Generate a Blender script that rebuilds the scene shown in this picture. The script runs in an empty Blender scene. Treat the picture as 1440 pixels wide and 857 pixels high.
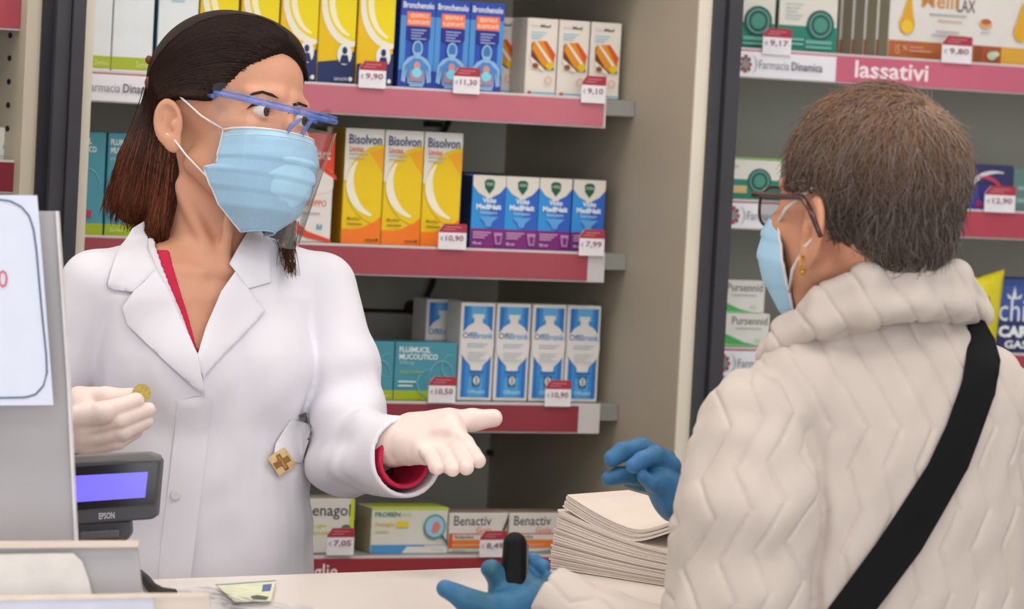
import bpy, bmesh, math, random
import numpy as np
from mathutils import Vector, Matrix
from mathutils.geometry import delaunay_2d_cdt

# ------------------------------------------------------------------ camera, world, lights, exposure
scene = bpy.context.scene
COL = scene.collection
FPX = 5000.0
CAMP = np.array([0.0, 0.0, 1.47])
PITCH, ROLL = math.radians(2.96), math.radians(3.0)
_f = np.array([0, math.cos(PITCH), -math.sin(PITCH)])
_u0 = np.array([0, math.sin(PITCH), math.cos(PITCH)])
_r0 = np.array([1.0, 0, 0])
CR = _r0 * math.cos(ROLL) + _u0 * math.sin(ROLL)
CU = -_r0 * math.sin(ROLL) + _u0 * math.cos(ROLL)
CF = _f
cam = bpy.data.cameras.new('camera')
camo = bpy.data.objects.new('camera', cam)
COL.objects.link(camo)
camo.matrix_world = Matrix(((CR[0], CU[0], -CF[0], CAMP[0]), (CR[1], CU[1], -CF[1], CAMP[1]), (CR[2], CU[2], -CF[2], CAMP[2]), (0, 0, 0, 1)))
cam.sensor_width = 36.0
cam.lens = 36.0 * FPX / 1440.0
cam.clip_end = 60
cam.dof.use_dof = True
cam.dof.focus_distance = 3.78
cam.dof.aperture_fstop = 9.0
scene.camera = camo

world = bpy.data.worlds.new('world')
scene.world = world
world.use_nodes = True
world.node_tree.nodes['Background'].inputs[0].default_value = (0.93, 0.96, 1.0, 1)
world.node_tree.nodes['Background'].inputs[1].default_value = 0.52

def area(name, loc, sx, sy, power, col=(1, 0.97, 0.93), target=None):
    l = bpy.data.lights.new(name, 'AREA'); l.shape = 'RECTANGLE'; l.size = sx; l.size_y = sy
    l.energy = power; l.color = col
    o = bpy.data.objects.new(name, l); COL.objects.link(o); o.location = loc
    if target is not None:
        o.rotation_euler = (Vector(target) - Vector(loc)).to_track_quat('-Z', 'Y').to_euler()
    return o
CEIL = 2.85
LAMPS = [(-1.5, 2.5), (0.6, 2.5), (-1.5, 3.75), (0.3, 3.95), (1.9, 3.3), (-0.4, 1.0)]
for _x, _y in LAMPS:
    area('ceiling_lamp_light', (_x, _y, CEIL - 0.06), 1.15, 0.55, 10.5)
area('added_front_fill', (0.9, -1.7, 1.55), 4.6, 2.2, 104, (0.97, 0.98, 1.0), (0.2, 4.0, 1.25))  # added fill light behind the camera, brightens the shelf niches; no window modelled

vs = scene.view_settings
vs.view_transform = 'Standard'
try: vs.look = 'None'
except Exception: pass
vs.gamma = 1.0
vs.exposure = -0.05
vs.use_curve_mapping = False

# ------------------------------------------------------------------ helpers
def at(px, py, depth):
    return CAMP + (CF + (px - 720.0) / FPX * CR - (py - 428.5) / FPX * CU) * depth

def lin(h):
    h = h.lstrip('#')
    c = [int(h[i:i + 2], 16) / 255 for i in (0, 2, 4)]
    return tuple(x / 12.92 if x <= 0.04045 else ((x + 0.055) / 1.055) ** 2.4 for x in c) + (1,)

MATS = {}
def mat(name, hexc, rough=0.5, spec=0.4, var=0.06, scale=40.0, bump=0.0, bscale=300.0, metal=0.0, sss=0.0, sheen=0.0, emit=0.0, trans=0.0, attr=None, hex2=None):
    if name in MATS: return MATS[name]
    m = bpy.data.materials.new(name); m.use_nodes = True
    nt = m.node_tree; b = nt.nodes['Principled BSDF']
    c = lin(hexc)
    tc = nt.nodes.new('ShaderNodeTexCoord')
    if attr:
        at_ = nt.nodes.new('ShaderNodeAttribute'); at_.attribute_name = attr
        nt.links.new(at_.outputs['Color'], b.inputs['Base Color'])
    elif var > 0:
        n = nt.nodes.new('ShaderNodeTexNoise'); n.inputs['Scale'].default_value = scale; n.inputs['Detail'].default_value = 3
        nt.links.new(tc.outputs['Object'], n.inputs['Vector'])
        r = nt.nodes.new('ShaderNodeValToRGB')
        r.color_ramp.elements[0].position = 0.3; r.color_ramp.elements[1].position = 0.7
        r.color_ramp.elements[0].color = tuple(x * (1 - var) for x in c[:3]) + (1,)
        r.color_ramp.elements[1].color = tuple(min(1, x * (1 + var)) for x in c[:3]) + (1,)
        if hex2: r.color_ramp.elements[1].color = lin(hex2)
        nt.links.new(n.outputs['Fac'], r.inputs['Fac'])
        nt.links.new(r.outputs['Color'], b.inputs['Base Color'])
    else:
        b.inputs['Base Color'].default_value = c
    b.inputs['Roughness'].default_value = rough
    b.inputs['Specular IOR Level'].default_value = spec
    b.inputs['Metallic'].default_value = metal
    if sss > 0:
        b.inputs['Subsurface Weight'].default_value = sss
        b.inputs['Subsurface Radius'].default_value = (1.0, 0.35, 0.2)
        b.inputs['Subsurface Scale'].default_value = 0.006
    if sheen > 0:
        b.inputs['Sheen Weight'].default_value = sheen
    if emit > 0:
        b.inputs['Emission Color'].default_value = c; b.inputs['Emission Strength'].default_value = emit
    if bump > 0:
        n2 = nt.nodes.new('ShaderNodeTexNoise'); n2.inputs['Scale'].default_value = bscale; n2.inputs['Detail'].default_value = 4
        nt.links.new(tc.outputs['Object'], n2.inputs['Vector'])
        bp = nt.nodes.new('ShaderNodeBump'); bp.inputs['Strength'].default_value = bump; bp.inputs['Distance'].default_value = 0.002
        nt.links.new(n2.outputs['Fac'], bp.inputs['Height']); nt.links.new(bp.outputs['Normal'], b.inputs['Normal'])
    if trans > 0:
        out = nt.nodes['Material Output']
        t = nt.nodes.new('ShaderNodeBsdfTransparent'); mx = nt.nodes.new('ShaderNodeMixShader')
        mx.inputs[0].default_value = trans
        nt.links.new(b.outputs[0], mx.inputs[1]); nt.links.new(t.outputs[0], mx.inputs[2]); nt.links.new(mx.outputs[0], out.inputs['Surface'])
    MATS[name] = m
    return m

def ink(hexc):
    return mat('print_' + hexc.lstrip('#').lower(), hexc, rough=0.45, var=0.02, scale=60)

def link(name, me, parent=None, mats=()):
    o = bpy.data.objects.new(name, me); COL.objects.link(o)
    for m in mats:
        if m is not None and m.name not in [x.name for x in me.materials if x]: me.materials.append(m)
    if parent is not None: o.parent = parent
    return o

def tag(o, label, cat, group=None, kind=None):
    o['label'] = label; o['category'] = cat
    if group: o['group'] = group
    if kind: o['kind'] = kind
    return o

def empty(name, loc=(0, 0, 0), rot=None):
    o = bpy.data.objects.new(name, None); COL.objects.link(o); o.empty_display_size = 0.05
    o.location = loc
    if rot is not None: o.rotation_euler = rot
    return o

def set_struct(o):
    o['kind'] = 'structure'; return o

def pymesh(name, verts, faces, smooth=False):
    me = bpy.data.meshes.new(name)
    me.from_pydata([tuple(map(float, v)) for v in verts], [], [tuple(int(i) for i in f) for f in faces])
    if smooth:
        me.polygons.foreach_set('use_smooth', np.ones(len(me.polygons), bool))
    me.update()
    return me

def box_mesh(name, x0, x1, y0, y1, z0, z1, bev=0.0, seg=2):
    bm = bmesh.new()
    bmesh.ops.create_cube(bm, size=1)
    for v in bm.verts:
        v.co = Vector(((x0 + x1) / 2 + v.co.x * (x1 - x0), (y0 + y1) / 2 + v.co.y * (y1 - y0), (z0 + z1) / 2 + v.co.z * (z1 - z0)))
    if bev > 0: bmesh.ops.bevel(bm, geom=bm.edges[:], offset=bev, segments=seg, affect='EDGES', profile=0.5)
    bmesh.ops.recalc_face_normals(bm, faces=bm.faces)
    me = bpy.data.meshes.new(name); bm.to_mesh(me); bm.free()
    return me

def prism_mesh(name, poly, z0, z1, bev=0.0):
    """polygon in xy extruded along z"""
    bm = bmesh.new()
    vs_ = [bm.verts.new((p[0], p[1], z0)) for p in poly]
    f = bm.faces.new(vs_)
    r = bmesh.ops.extrude_face_region(bm, geom=[f])
    for v in [g for g in r['geom'] if isinstance(g, bmesh.types.BMVert)]: v.co.z = z1
    if bev > 0: bmesh.ops.bevel(bm, geom=bm.edges[:], offset=bev, segments=2, affect='EDGES', profile=0.5)
    bmesh.ops.recalc_face_normals(bm, faces=bm.faces)
    me = bpy.data.meshes.new(name); bm.to_mesh(me); bm.free()
    return me

def tube_mesh(name, pts, rad, sides=8, closed=False):
    """tube along points; rad a number or list"""
    pts = [Vector(p) for p in pts]; n = len(pts)
    rads = [rad] * n if not hasattr(rad, '__len__') else list(rad)
    V, Fc = [], []
    up = Vector((0.31, 0.22, 0.93))
    for i, p in enumerate(pts):
        t = (pts[min(i + 1, n - 1)] - pts[max(i - 1, 0)])
        if closed: t = pts[(i + 1) % n] - pts[i - 1]
        t.normalize()
        a = t.cross(up).normalized(); b = t.cross(a).normalized()
        for k in range(sides):
            an = 2 * math.pi * k / sides
            V.append(p + a * math.cos(an) * rads[i] + b * math.sin(an) * rads[i])
    m = n if closed else n - 1
    for i in range(m):
        for k in range(sides):
            j = (i + 1) % n
            Fc.append((i * sides + k, i * sides + (k + 1) % sides, j * sides + (k + 1) % sides, j * sides + k))
    if not closed:
        Fc.append(tuple(range(sides - 1, -1, -1))); Fc.append(tuple((n - 1) * sides + k for k in range(sides)))
    return pymesh(name, V, Fc, True)

# ---- flat print: shapes and lettering on a box face, one mesh with several inks
_TXT = {}
def text_geo(s, bold=0.0):
    key = (s, bold)
    if key in _TXT: return _TXT[key]
    cu = bpy.data.curves.new('t', 'FONT'); cu.body = s; cu.resolution_u = 2; cu.offset = bold
    o = bpy.data.objects.new('t', cu)
    me = bpy.data.meshes.new_from_object(o)
    v = np.array([(q.co.x, q.co.y) for q in me.vertices]).reshape(-1, 2)
    f = [tuple(p.vertices) for p in me.polygons]
    bpy.data.objects.remove(o); bpy.data.curves.remove(cu); bpy.data.meshes.remove(me)
    if len(v):
        lo, hi = v.min(0), v.max(0)
        v = (v - lo) / np.maximum(hi - lo, 1e-6)
        asp = (hi[0] - lo[0]) / max(hi[1] - lo[1], 1e-6)
    else: asp = 1
    _TXT[key] = (v, f, asp)
    return _TXT[key]

def print_mesh(name, W, H, items, eps=0.00022):
    """items in fractions of the face (x right, y up); lies in the xz plane facing -y"""
    V, F, MI, mats = [], [], [], []
    def add(vs2, fs, col, layer):
        m = ink(col)
        if m not in mats: mats.append(m)
        mi = mats.index(m); b = len(V)
        for x, y in vs2: V.append((x * W, -eps * (layer + 1), y * H))
        for f in fs: F.append(tuple(b + i for i in f)); MI.append(mi)
    for L, it in enumerate(items):
        k = it[0]
        if k == 'r':
            _, x0, y0, x1, y1, c = it
            add([(x0, y0), (x1, y0), (x1, y1), (x0, y1)], [(0, 1, 2, 3)], c, L)
        elif k == 'e':
            _, cx, cy, rx, ry, c = it
            pts = [(min(1, max(0, cx + rx * math.cos(a))), min(1, max(0, cy + ry * math.sin(a)))) for a in np.linspace(0, 2 * math.pi, 28, endpoint=False)]
            add(pts, [tuple(range(28))], c, L)
        elif k == 'o':   # ring
            _, cx, cy, rx, ry, th, c = it
            P = []
            for a in np.linspace(0, 2 * math.pi, 28, endpoint=False):
                P.append((cx + rx * math.cos(a), cy + ry * math.sin(a)))
                P.append((cx + rx * (1 - th) * math.cos(a), cy + ry * (1 - th) * math.sin(a)))
            add(P, [(2 * i, (2 * i + 2) % 56, (2 * i + 3) % 56, 2 * i + 1) for i in range(28)], c, L)
        elif k == 'p':
            add(it[1], [tuple(range(len(it[1])))], it[2], L)
        elif k == 'a':   # arc band: cx,cy,rx,ry,a0,a1,th
            _, cx, cy, rx, ry, a0, a1, th, c = it
            P = []; N = 20
            for i in range(N + 1):
                a = math.radians(a0 + (a1 - a0) * i / N); w = th * math.sin(math.pi * (0.08 + 0.84 * i / N))
                P.append((cx + rx * math.cos(a), cy + ry * math.sin(a)))
                P.append((cx + rx * (1 - w) * math.cos(a), cy + ry * (1 - w) * math.sin(a)))
            add(P, [(2 * i, 2 * i + 2, 2 * i + 3, 2 * i + 1) for i in range(N)], c, L)
        elif k == 't':
            _, s, x0, y0, x1, y1, c = it[:7]
            v, f, asp = text_geo(s, it[7] if len(it) > 7 else 0.0)
            add([(x0 + q[0] * (x1 - x0), y0 + q[1] * (y1 - y0)) for q in v], f, c, L)
    me = pymesh(name, V, F)
    for m in mats: me.materials.append(m)
    me.polygons.foreach_set('material_index', np.array(MI, np.int32))
    # make all face the viewer (-y)
    bm = bmesh.new(); bm.from_mesh(me)
    for f in bm.faces:
        f.normal_update()
        if f.normal.y > 0: f.normal_flip()
    bm.to_mesh(me); bm.free()
    return me

# ------------------------------------------------------------------ cabinet frame (u along the shelves, v away from the viewer)
YAW = math.radians(26)
DU = np.array([math.cos(YAW), math.sin(YAW), 0]); DV = np.array([-math.sin(YAW), math.cos(YAW), 0])
CO = at(650, 280, 4.67); CO[2] = 0
def cab(u, v, z): return CO + DU * u + DV * v + np.array([0, 0, z])
def uvz(px, py, v):
    """point of the plane v seen at that spot: returns (u, z)"""
    d = CF + (px - 720.0) / FPX * CR - (py - 428.5) / FPX * CU
    t = ((CO + DV * v - CAMP) @ DV) / (d @ DV)
    p = CAMP + d * t
    return float((p - CO) @ DU), float(p[2])
CABM = Matrix.Translation(Vector(CO)) @ Matrix.Rotation(YAW, 4, 'Z')
V_BOX, V_STRIP, V_POST, V_BACK = 0.0, -0.035, -0.19, 0.36

def cab_obj(name, me, parent, mats):
    """mesh given in cabinet coordinates under a cabinet empty that sits at CABM"""
    return link(name, me, parent, mats)
# ------------------------------------------------------------------ room shell
def plain(name, x0, x1, y0, y1, z0, z1, m):
    return set_struct(link(name, box_mesh(name, x0, x1, y0, y1, z0, z1), None, [m]))
plain('floor', -4, 4, -2, 7, -0.1, 0, mat('floor_tile', 'b9b0a6', 0.4, scale=3))
plain('ceiling', -4, 4, -2, 7, CEIL, CEIL + 0.1, mat('ceiling_white', 'e8e6e2', 0.9, scale=4))
wb = plain('wall_back', -4.5, 4.5, 0.0, 0.1, 0.0, CEIL, mat('wall_paint', 'cfc8bd', 0.8, scale=4))
wb.matrix_world = Matrix.Translation(Vector(cab(0, V_BACK + 0.06, 0))) @ Matrix.Rotation(YAW, 4, 'Z')
for _i, (_x, _y) in enumerate(LAMPS):
    t = empty('ceiling_lamp', (_x, _y, CEIL))
    link('housing', box_mesh('housing', -0.62, 0.62, -0.32, 0.32, -0.04, 0.0, 0.008), t, [mat('lamp_white', 'f0f0ee', 0.4)])
    link('diffuser', box_mesh('diffuser', -0.57, 0.57, -0.27, 0.27, -0.047, -0.041), t, [mat('lamp_glow', 'fff6e8', 0.4, var=0, emit=2.0)])
    tag(t, 'white rectangular ceiling lamp panel on the shop ceiling', 'ceiling lamp', 'ceiling lamps of the shop')

# ------------------------------------------------------------------ shelf cabinets
M_BEIGE = mat('cabinet_beige', 'b3a896', 0.55, scale=6, var=0.03, bump=0.05, bscale=500)
M_CREAM = mat('cabinet_cream', 'd9d0c0', 0.5, scale=8, var=0.03)
M_GREY = mat('cabinet_grey_back', 'c6c4b6', 0.6, scale=6, var=0.04)
M_DARK = mat('post_anthracite', '3a3a3f', 0.45, scale=20, var=0.08)
M_DARK2 = mat('post_black', '232228', 0.35, scale=20, var=0.08)
M_SHELF = mat('shelf_grey', '8d8d88', 0.4, scale=20)
M_HOLD = mat('strip_holder', 'c9c4c4', 0.35, scale=20)
SHZ = [1.505, 1.300, 1.098, 0.896]
RZ = [1.584, 1.379, uvz(1045, 487, 0)[1]]
VLS, VLB = -0.165, -0.125
LZ = [uvz(20, 0, VLS)[1] + 0.003, uvz(10, 226, VLS)[1]]
uL0, uL1, uL2 = uvz(55, 100, V_POST)[0], uvz(110, 100, V_POST)[0], uvz(130, 100, V_POST)[0]
uR0, uR1, uR2 = uvz(977, 100, V_POST)[0], uvz(995, 100, V_POST)[0], uvz(1030, 100, V_POST)[0]
uEND = uR2 + 1.1
uBEG = uL0 - 0.9
def cabinet(label):
    t = empty('shelf_cabinet'); t.matrix_world = CABM
    return tag(t, label, 'shelf cabinet')
def cpart(name, parent, u0, u1, v0, v1, z0, z1, m, bev=0.0):
    return link(name, box_mesh(name, u0, u1, v0, v1, z0, z1, bev), parent, [m])
TOPZ = 2.2
cm = cabinet('wide medicine cabinet with beige side panels between the two dark posts')
cpart('back_panel', cm, uL1, uR1, V_BACK, V_BACK + 0.02, 0, TOPZ, M_GREY)
cpart('side_panel', cm, uR0, uR1, V_POST, V_BACK, 0, TOPZ, M_BEIGE)
cpart('edge_trim', cm, uR0 - 0.0005, uR1, V_POST - 0.004, V_POST - 0.0002, 0, TOPZ, M_CREAM)
cpart('side_panel', cm, uL1, uL2, V_POST, V_BACK, 0, TOPZ, M_CREAM)
cr = cabinet('medicine cabinet behind the customer with laxative shelf signs')
cpart('back_panel', cr, uR1, uEND, V_BACK, V_BACK + 0.02, 0, TOPZ, M_GREY)
cpart('post', cr, uR1, uR1 + (uR2 - uR1) * 0.42, V_POST - 0.012, V_BACK, 0, TOPZ, M_DARK)
cpart('post', cr, uR1 + (uR2 - uR1) * 0.46, uR2, V_POST - 0.02, V_BACK, 0, TOPZ, M_DARK)
cpart('side_panel', cr, uEND, uEND + 0.02, V_POST, V_BACK, 0, TOPZ, M_BEIGE)
cl = cabinet('pegboard cabinet at the left edge beside the dark post')
cpart('back_panel', cl, uBEG, uL0, V_BACK, V_BACK + 0.02, 0, TOPZ, M_GREY)
cpart('side_panel', cl, uL0 - 0.018, uL0, V_POST, V_BACK, 0, TOPZ, M_BEIGE)
cpart('post', cl, uL0, uL0 + (uL1 - uL0) * 0.3, V_POST - 0.004, V_BACK, 0, TOPZ, M_DARK2)
cpart('post', cl, uL0 + (uL1 - uL0) * 0.3, uL0 + (uL1 - uL0) * 0.66, V_POST - 0.014, V_BACK, 0, TOPZ, M_DARK)
cpart('post', cl, uL0 + (uL1 - uL0) * 0.68, uL1, V_POST - 0.02, V_BACK, 0, TOPZ, M_DARK)
# peg holes in the left panel
def u_plane(px, py, u):
    d = CF + (px - 720.0) / FPX * CR - (py - 428.5) / FPX * CU
    t = ((CO + DU * u - CAMP) @ DU) / (d @ DU); p = CAMP + d * t
    return float((p - CO) @ DV), float(p[2])
for k, (px, py) in enumerate(((15, 50), (14, 82), (13, 115), (12, 148), (16, 18), (11, 181))):
    v_, z_ = u_plane(px, py, uL0 - 0.018)
    pts = [(0.005 * math.cos(a), 0.0035 * math.sin(a)) for a in np.linspace(0, 2 * math.pi, 12, endpoint=False)]
    me = pymesh('peg_hole', [(uL0 - 0.0185, v_ + p[0] * 1.4, z_ + p[1]) for p in pts] + [(uL0 - 0.019, v_ + p[0] * 1.4, z_ + p[1]) for p in pts], [tuple(range(12)), tuple(range(12, 24))] + [(i, (i + 1) % 12, 12 + (i + 1) % 12, 12 + i) for i in range(12)])
    link('peg_hole', me, cl, [mat('hole_black', '1a1712', 0.9)])

def shelf(cabt, u0, u1, z, u_red0, u_red1, items, red='9c404c', strip_h=0.034, uhold=None, rough=0.25, V_STRIP=V_STRIP):
    s = cpart('shelf', cabt, u0, u1, V_STRIP + 0.004, V_BACK - 0.001, z - 0.022, z - 0.0005, M_SHELF, 0.001)
    ue = u1 if uhold is None else uhold
    h = link('strip_holder', box_mesh('strip_holder', u0, ue, V_STRIP - 0.001, V_STRIP + 0.0035, z - 0.005 - strip_h, z + 0.001, 0.0006), s, [M_HOLD])
    mr = mat('strip_' + red, red, rough, 0.6, var=0.05, scale=12)
    link('label_strip', box_mesh('label_strip', u_red0, u_red1, V_STRIP - 0.0022, V_STRIP - 0.0011, z - 0.003 - strip_h, z - 0.002), s, [mr])
    for (nm, a, b, it) in items:
        p = link(nm, print_mesh(nm, b - a, strip_h - 0.001, it), s, [])
        p.location = (a, V_STRIP - 0.0023, z - 0.003 - strip_h)
    return s
def sgn(txt, x0, x1, y0, y1, col='f0e6e8', bold=0.0): return ('t', txt, x0, y0, x1, y1, col, bold)
EMBLEM = [('r', .045, .40, .17, .56, 'b3354c'), ('r', .09, .14, .125, .86, 'b3354c'), ('e', .108, .5, .035, .2, '8f8a88'), ('e', .075, .68, .016, .09, '5d6b60'), ('e', .14, .68, .016, .09, '5d6b60'), ('e', .075, .3, .016, .09, '5d6b60'), ('e', .14, .3, .016, .09, '5d6b60'),
          ('a', .10, .5, .115, .5, -50, 50, .07, '9b97a0')]
def brand_plate(a, b): return ('sign_plate', a, b, [('r', 0, 0, 1, 1, 'e6e4ea')] + EMBLEM + [('t', 'Farmacia', .235, .34, .53, .68, '8b8a95'), ('t', 'Dinamica', .555, .34, .86, .68, '6b6a78', 0.015)])
ub = uvz(131, 110, V_STRIP)[0] - 0.045
_e = [uvz(848, 160, V_STRIP)[0], uvz(825, 380, V_STRIP)[0], uvz(812, 590, V_STRIP)[0]]
_h = [_e[0] + 0.004, uvz(850, 375, V_STRIP)[0], uvz(843, 590, V_STRIP)[0]]
for k in range(4):
    items = []
    if k == 0: items = [brand_plate(ub, ub + 0.15)]
    if k == 3:
        a = uvz(434, 792, V_STRIP)[0]
        items = [('sign_letters', a - 0.040, a + 0.042, [('t', 'Pastiglie', .02, .1, .98, .86, 'eadfe0', 0.01)])]
    shelf(cm, uL2, uR0 - 0.0005, SHZ[k], uL2 + 0.001, (_e + [uR0 - 0.02])[k], items, ['bd6b79', 'a04550', '8c2f3c', '97303a'][k], uhold=(_h + [uR0 - 0.001])[k], rough=[.18, .22, .3, .35][k])
shelf(cm, uL2, uR0 - 0.0005, 1.715, uL2 + 0.001, uR0 - 0.03, [], 'b85a6a')
for k in range(3):
    x0 = [1031, 1014, 1000][k]; yy = [95, 300, 505][k]; x1 = [1174, 1160, 1150][k]
    a, b = uvz(x0, yy, V_STRIP)[0], uvz(x1, yy + 5, V_STRIP)[0]
    items = [brand_plate(a, b)]
    if k == 0:
        a2, b2 = uvz(1201, 100, V_STRIP)[0], uvz(1304, 105, V_STRIP)[0]
        items.append(('sign_letters', a2, b2, [('t', 'lassativi', 0, .22, 1, .92, 'f2dfe4', 0.02)]))
    shelf(cr, uR2, uEND, RZ[k], uR2 + 0.001, uEND - 0.002, items, ['c4627a', 'ad3f50', 'a83a4a'][k], strip_h=0.035)
shelf(cl, uBEG, uL0 - 0.0185, LZ[0], uBEG + 0.001, uvz(40, 18, VLS)[0], [], 'a13f4c', uhold=uvz(41, 18, VLS)[0], V_STRIP=VLS)
shelf(cl, uBEG, uL0 - 0.0185, LZ[1], uBEG + 0.001, uvz(22, 245, VLS)[0], [], '7c2433', uhold=uvz(29, 245, VLS)[0], V_STRIP=VLS)
# rails, cable and hook on the grey back panel
M_BLK = mat('rail_black', '26251f', 0.6)
for px0, px1, py in ((560, 711, 437), (560, 711, 240)):
    a, z = uvz(px0, py, V_BACK); b = uR0 - 0.001
    cpart('back_rail', cm, uL2 + 0.001, b, V_BACK - 0.003, V_BACK + 0.001, z - 0.003, z + 0.002, M_BLK)
    cpart('back_ledge', cm, uL2 + 0.001, b, V_BACK - 0.012, V_BACK + 0.001, z - 0.085, z - 0.0035, mat('back_panel_light', 'cac8bc', .6))
def cabpt(px, py, v):
    u, z = uvz(px, py, v); return (u, v, z)
link('cable', tube_mesh('cable', [cabpt(x, y, V_BACK - 0.016) for x, y in ((612, 380), (608, 400), (600, 418), (588, 433))], 0.004), cm, [M_BLK])
_c = cabpt(585, 434, V_BACK - 0.02)
link('cable_clip', tube_mesh('cable_clip', [(_c[0], _c[1] - 0.012, _c[2]), (_c[0], _c[1] + 0.018, _c[2])], [0.009, 0.011], 12), cm, [M_BLK])
link('cable', tube_mesh('cable', [cabpt(x, y, V_BACK - 0.016) for x, y in ((634, 165), (628, 178), (622, 190), (612, 205))], 0.004), cm, [M_BLK])
for px, py in ((700, 638), (612, 175)):
    c_ = cabpt(px, py, V_BACK - 0.014)
    link('shelf_clip', box_mesh('shelf_clip', c_[0] - 0.012, c_[0] + 0.012, c_[1], c_[1] + 0.016, c_[2] - 0.004, c_[2] + 0.004, 0.001), cm, [M_BLK])
for k, (px, py) in enumerate(((862, 147), (856, 365), (838, 574))):
    c_ = cabpt(px, py, V_STRIP + 0.03)
    link('shelf_bracket', box_mesh('shelf_bracket', _h[k] - 0.002, uR0 - 0.001, V_STRIP + 0.005, 0.1, SHZ[k] - 0.018, SHZ[k] - 0.006, 0.001), cm, [mat('bracket_grey', '6c6c6a', .4)])

# ------------------------------------------------------------------ medicine boxes
BOXM = {}
def carton(kind, W, D, H, cols, items):
    """front print + carton body; cols = (front, side, top)"""
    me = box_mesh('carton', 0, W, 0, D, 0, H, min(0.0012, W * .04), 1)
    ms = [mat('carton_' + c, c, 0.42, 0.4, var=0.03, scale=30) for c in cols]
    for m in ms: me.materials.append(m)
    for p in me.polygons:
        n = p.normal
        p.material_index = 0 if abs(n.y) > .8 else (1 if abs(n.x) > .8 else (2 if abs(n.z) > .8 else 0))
    pm = print_mesh('front_print', W, H, items)
    BOXM[kind] = (me, pm, W, D, H)
def put_box(kind, u, v, z, label, group=None, rz=0.0):
    me, pm, W, D, H = BOXM[kind]
    o = bpy.data.objects.new('medicine_box', me); COL.objects.link(o)
    o.location = cab(u, v, z); o.rotation_euler = (0, 0, YAW + rz)
    p = bpy.data.objects.new('front_print', pm); COL.objects.link(p); p.parent = o
    return tag(o, label, 'medicine box', group)
def dims(xl, xr, yt, yb, v=0.0):
    ym = (yt + yb) / 2
    return uvz(xl, ym, v)[0], uvz(xr, ym, v)[0], uvz((xl + xr) / 2, yt, v)[1]
def lines(x0, x1, y, n, dy, col, h=.012):
    return [('r', x0, y - i * dy, x0 + (x1 - x0) * (1 - .17 * (i % 3)), y - i * dy + h, col) for i in range(n)]
def Wd(xl, xr, yt, yb, z, v=0.0):
    a, b, t = dims(xl, xr, yt, yb, v); return b - a - 0.0008, t - z

# top shelf
W, H = Wd(158, 216, -60, 97, SHZ[0])
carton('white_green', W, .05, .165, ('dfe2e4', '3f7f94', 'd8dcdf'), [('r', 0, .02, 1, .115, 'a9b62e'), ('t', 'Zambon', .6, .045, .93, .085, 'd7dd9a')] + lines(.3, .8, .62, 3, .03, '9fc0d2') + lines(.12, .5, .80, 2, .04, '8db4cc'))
for x, l in ((100, 'white carton with green base band nearest the left cream panel, top shelf'), (159, 'white carton with green base band between its two twins, top shelf'), (222, 'white carton with green base band directly behind the dark hair, top shelf')):
    put_box('white_green', uvz(x, 40, 0)[0], 0, SHZ[0], l, 'white and green cartons on the top shelf')
W, H = Wd(448, 500.5, -45, 117, SHZ[0])
SUN = [('r', 0, 0, 1, 1, 'e3b916'), ('e', .9, .66, .86, .36, 'e9e2d0'), ('e', 1.02, .68, .84, .335, 'e8d01a'), ('a', .95, .66, .70, .28, 110, 260, .22, 'efe6c0')]
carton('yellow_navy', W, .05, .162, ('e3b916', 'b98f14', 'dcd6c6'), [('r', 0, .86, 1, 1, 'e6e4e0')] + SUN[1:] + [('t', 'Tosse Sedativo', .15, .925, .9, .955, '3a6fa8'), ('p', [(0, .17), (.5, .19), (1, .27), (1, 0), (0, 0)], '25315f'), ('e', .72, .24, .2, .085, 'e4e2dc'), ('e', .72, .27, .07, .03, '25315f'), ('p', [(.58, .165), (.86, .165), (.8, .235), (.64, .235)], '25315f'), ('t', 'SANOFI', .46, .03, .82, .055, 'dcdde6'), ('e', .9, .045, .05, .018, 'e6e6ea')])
for x, l in ((280, 'yellow sun print carton behind the hair, leftmost of the yellow row'), (338, 'yellow sun print carton above the hair, second of the yellow row'), (394, 'yellow and navy carton just right of the hair, middle of the yellow row'), (448, 'yellow and navy carton with white figure badge, second from right of the yellow row'), (503, 'yellow and navy carton next to the blue cartons, behind the 9,90 price card')):
    put_box('yellow_navy', uvz(x, 50, 0)[0], 0, SHZ[0], l, 'yellow and navy cartons on the top shelf')
W, H = Wd(562, 611, -3, 122, SHZ[0])
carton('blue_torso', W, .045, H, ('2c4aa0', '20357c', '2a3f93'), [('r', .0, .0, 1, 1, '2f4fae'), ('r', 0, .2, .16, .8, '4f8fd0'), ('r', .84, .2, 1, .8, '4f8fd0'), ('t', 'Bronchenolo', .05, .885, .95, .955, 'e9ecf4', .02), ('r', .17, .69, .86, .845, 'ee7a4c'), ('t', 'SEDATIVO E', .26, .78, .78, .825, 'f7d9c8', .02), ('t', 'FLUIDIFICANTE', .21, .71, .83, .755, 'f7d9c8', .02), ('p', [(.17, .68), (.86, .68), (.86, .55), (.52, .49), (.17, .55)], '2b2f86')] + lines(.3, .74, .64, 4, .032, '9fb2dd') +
       [('p', [(.06, .08), (.10, .26), (.22, .33), (.42, .37), (.58, .37), (.78, .33), (.9, .26), (.94, .08), (.82, .06), (.78, .2), (.74, .05), (.26, .05), (.22, .2), (.18, .06)], '8fb4da'), ('p', [(.12, .1), (.16, .25), (.42, .34), (.58, .34), (.84, .25), (.88, .1), (.8, .22), (.7, .07), (.3, .07), (.2, .22)], '4f86c4'), ('e', .5, .44, .15, .09, '9cc0e2'), ('e', .5, .445, .11, .07, '3f79b4'), ('r', .42, .33, .58, .4, '8fb4da'), ('r', .3, .08, .7, .2, 'b0879a'), ('e', .5, .25, .1, .05, 'd0908c'), ('e', .5, .175, .14, .055, '7fd4ea'), ('r', .3, .025, .7, .045, '9fc2e8')])
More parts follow.
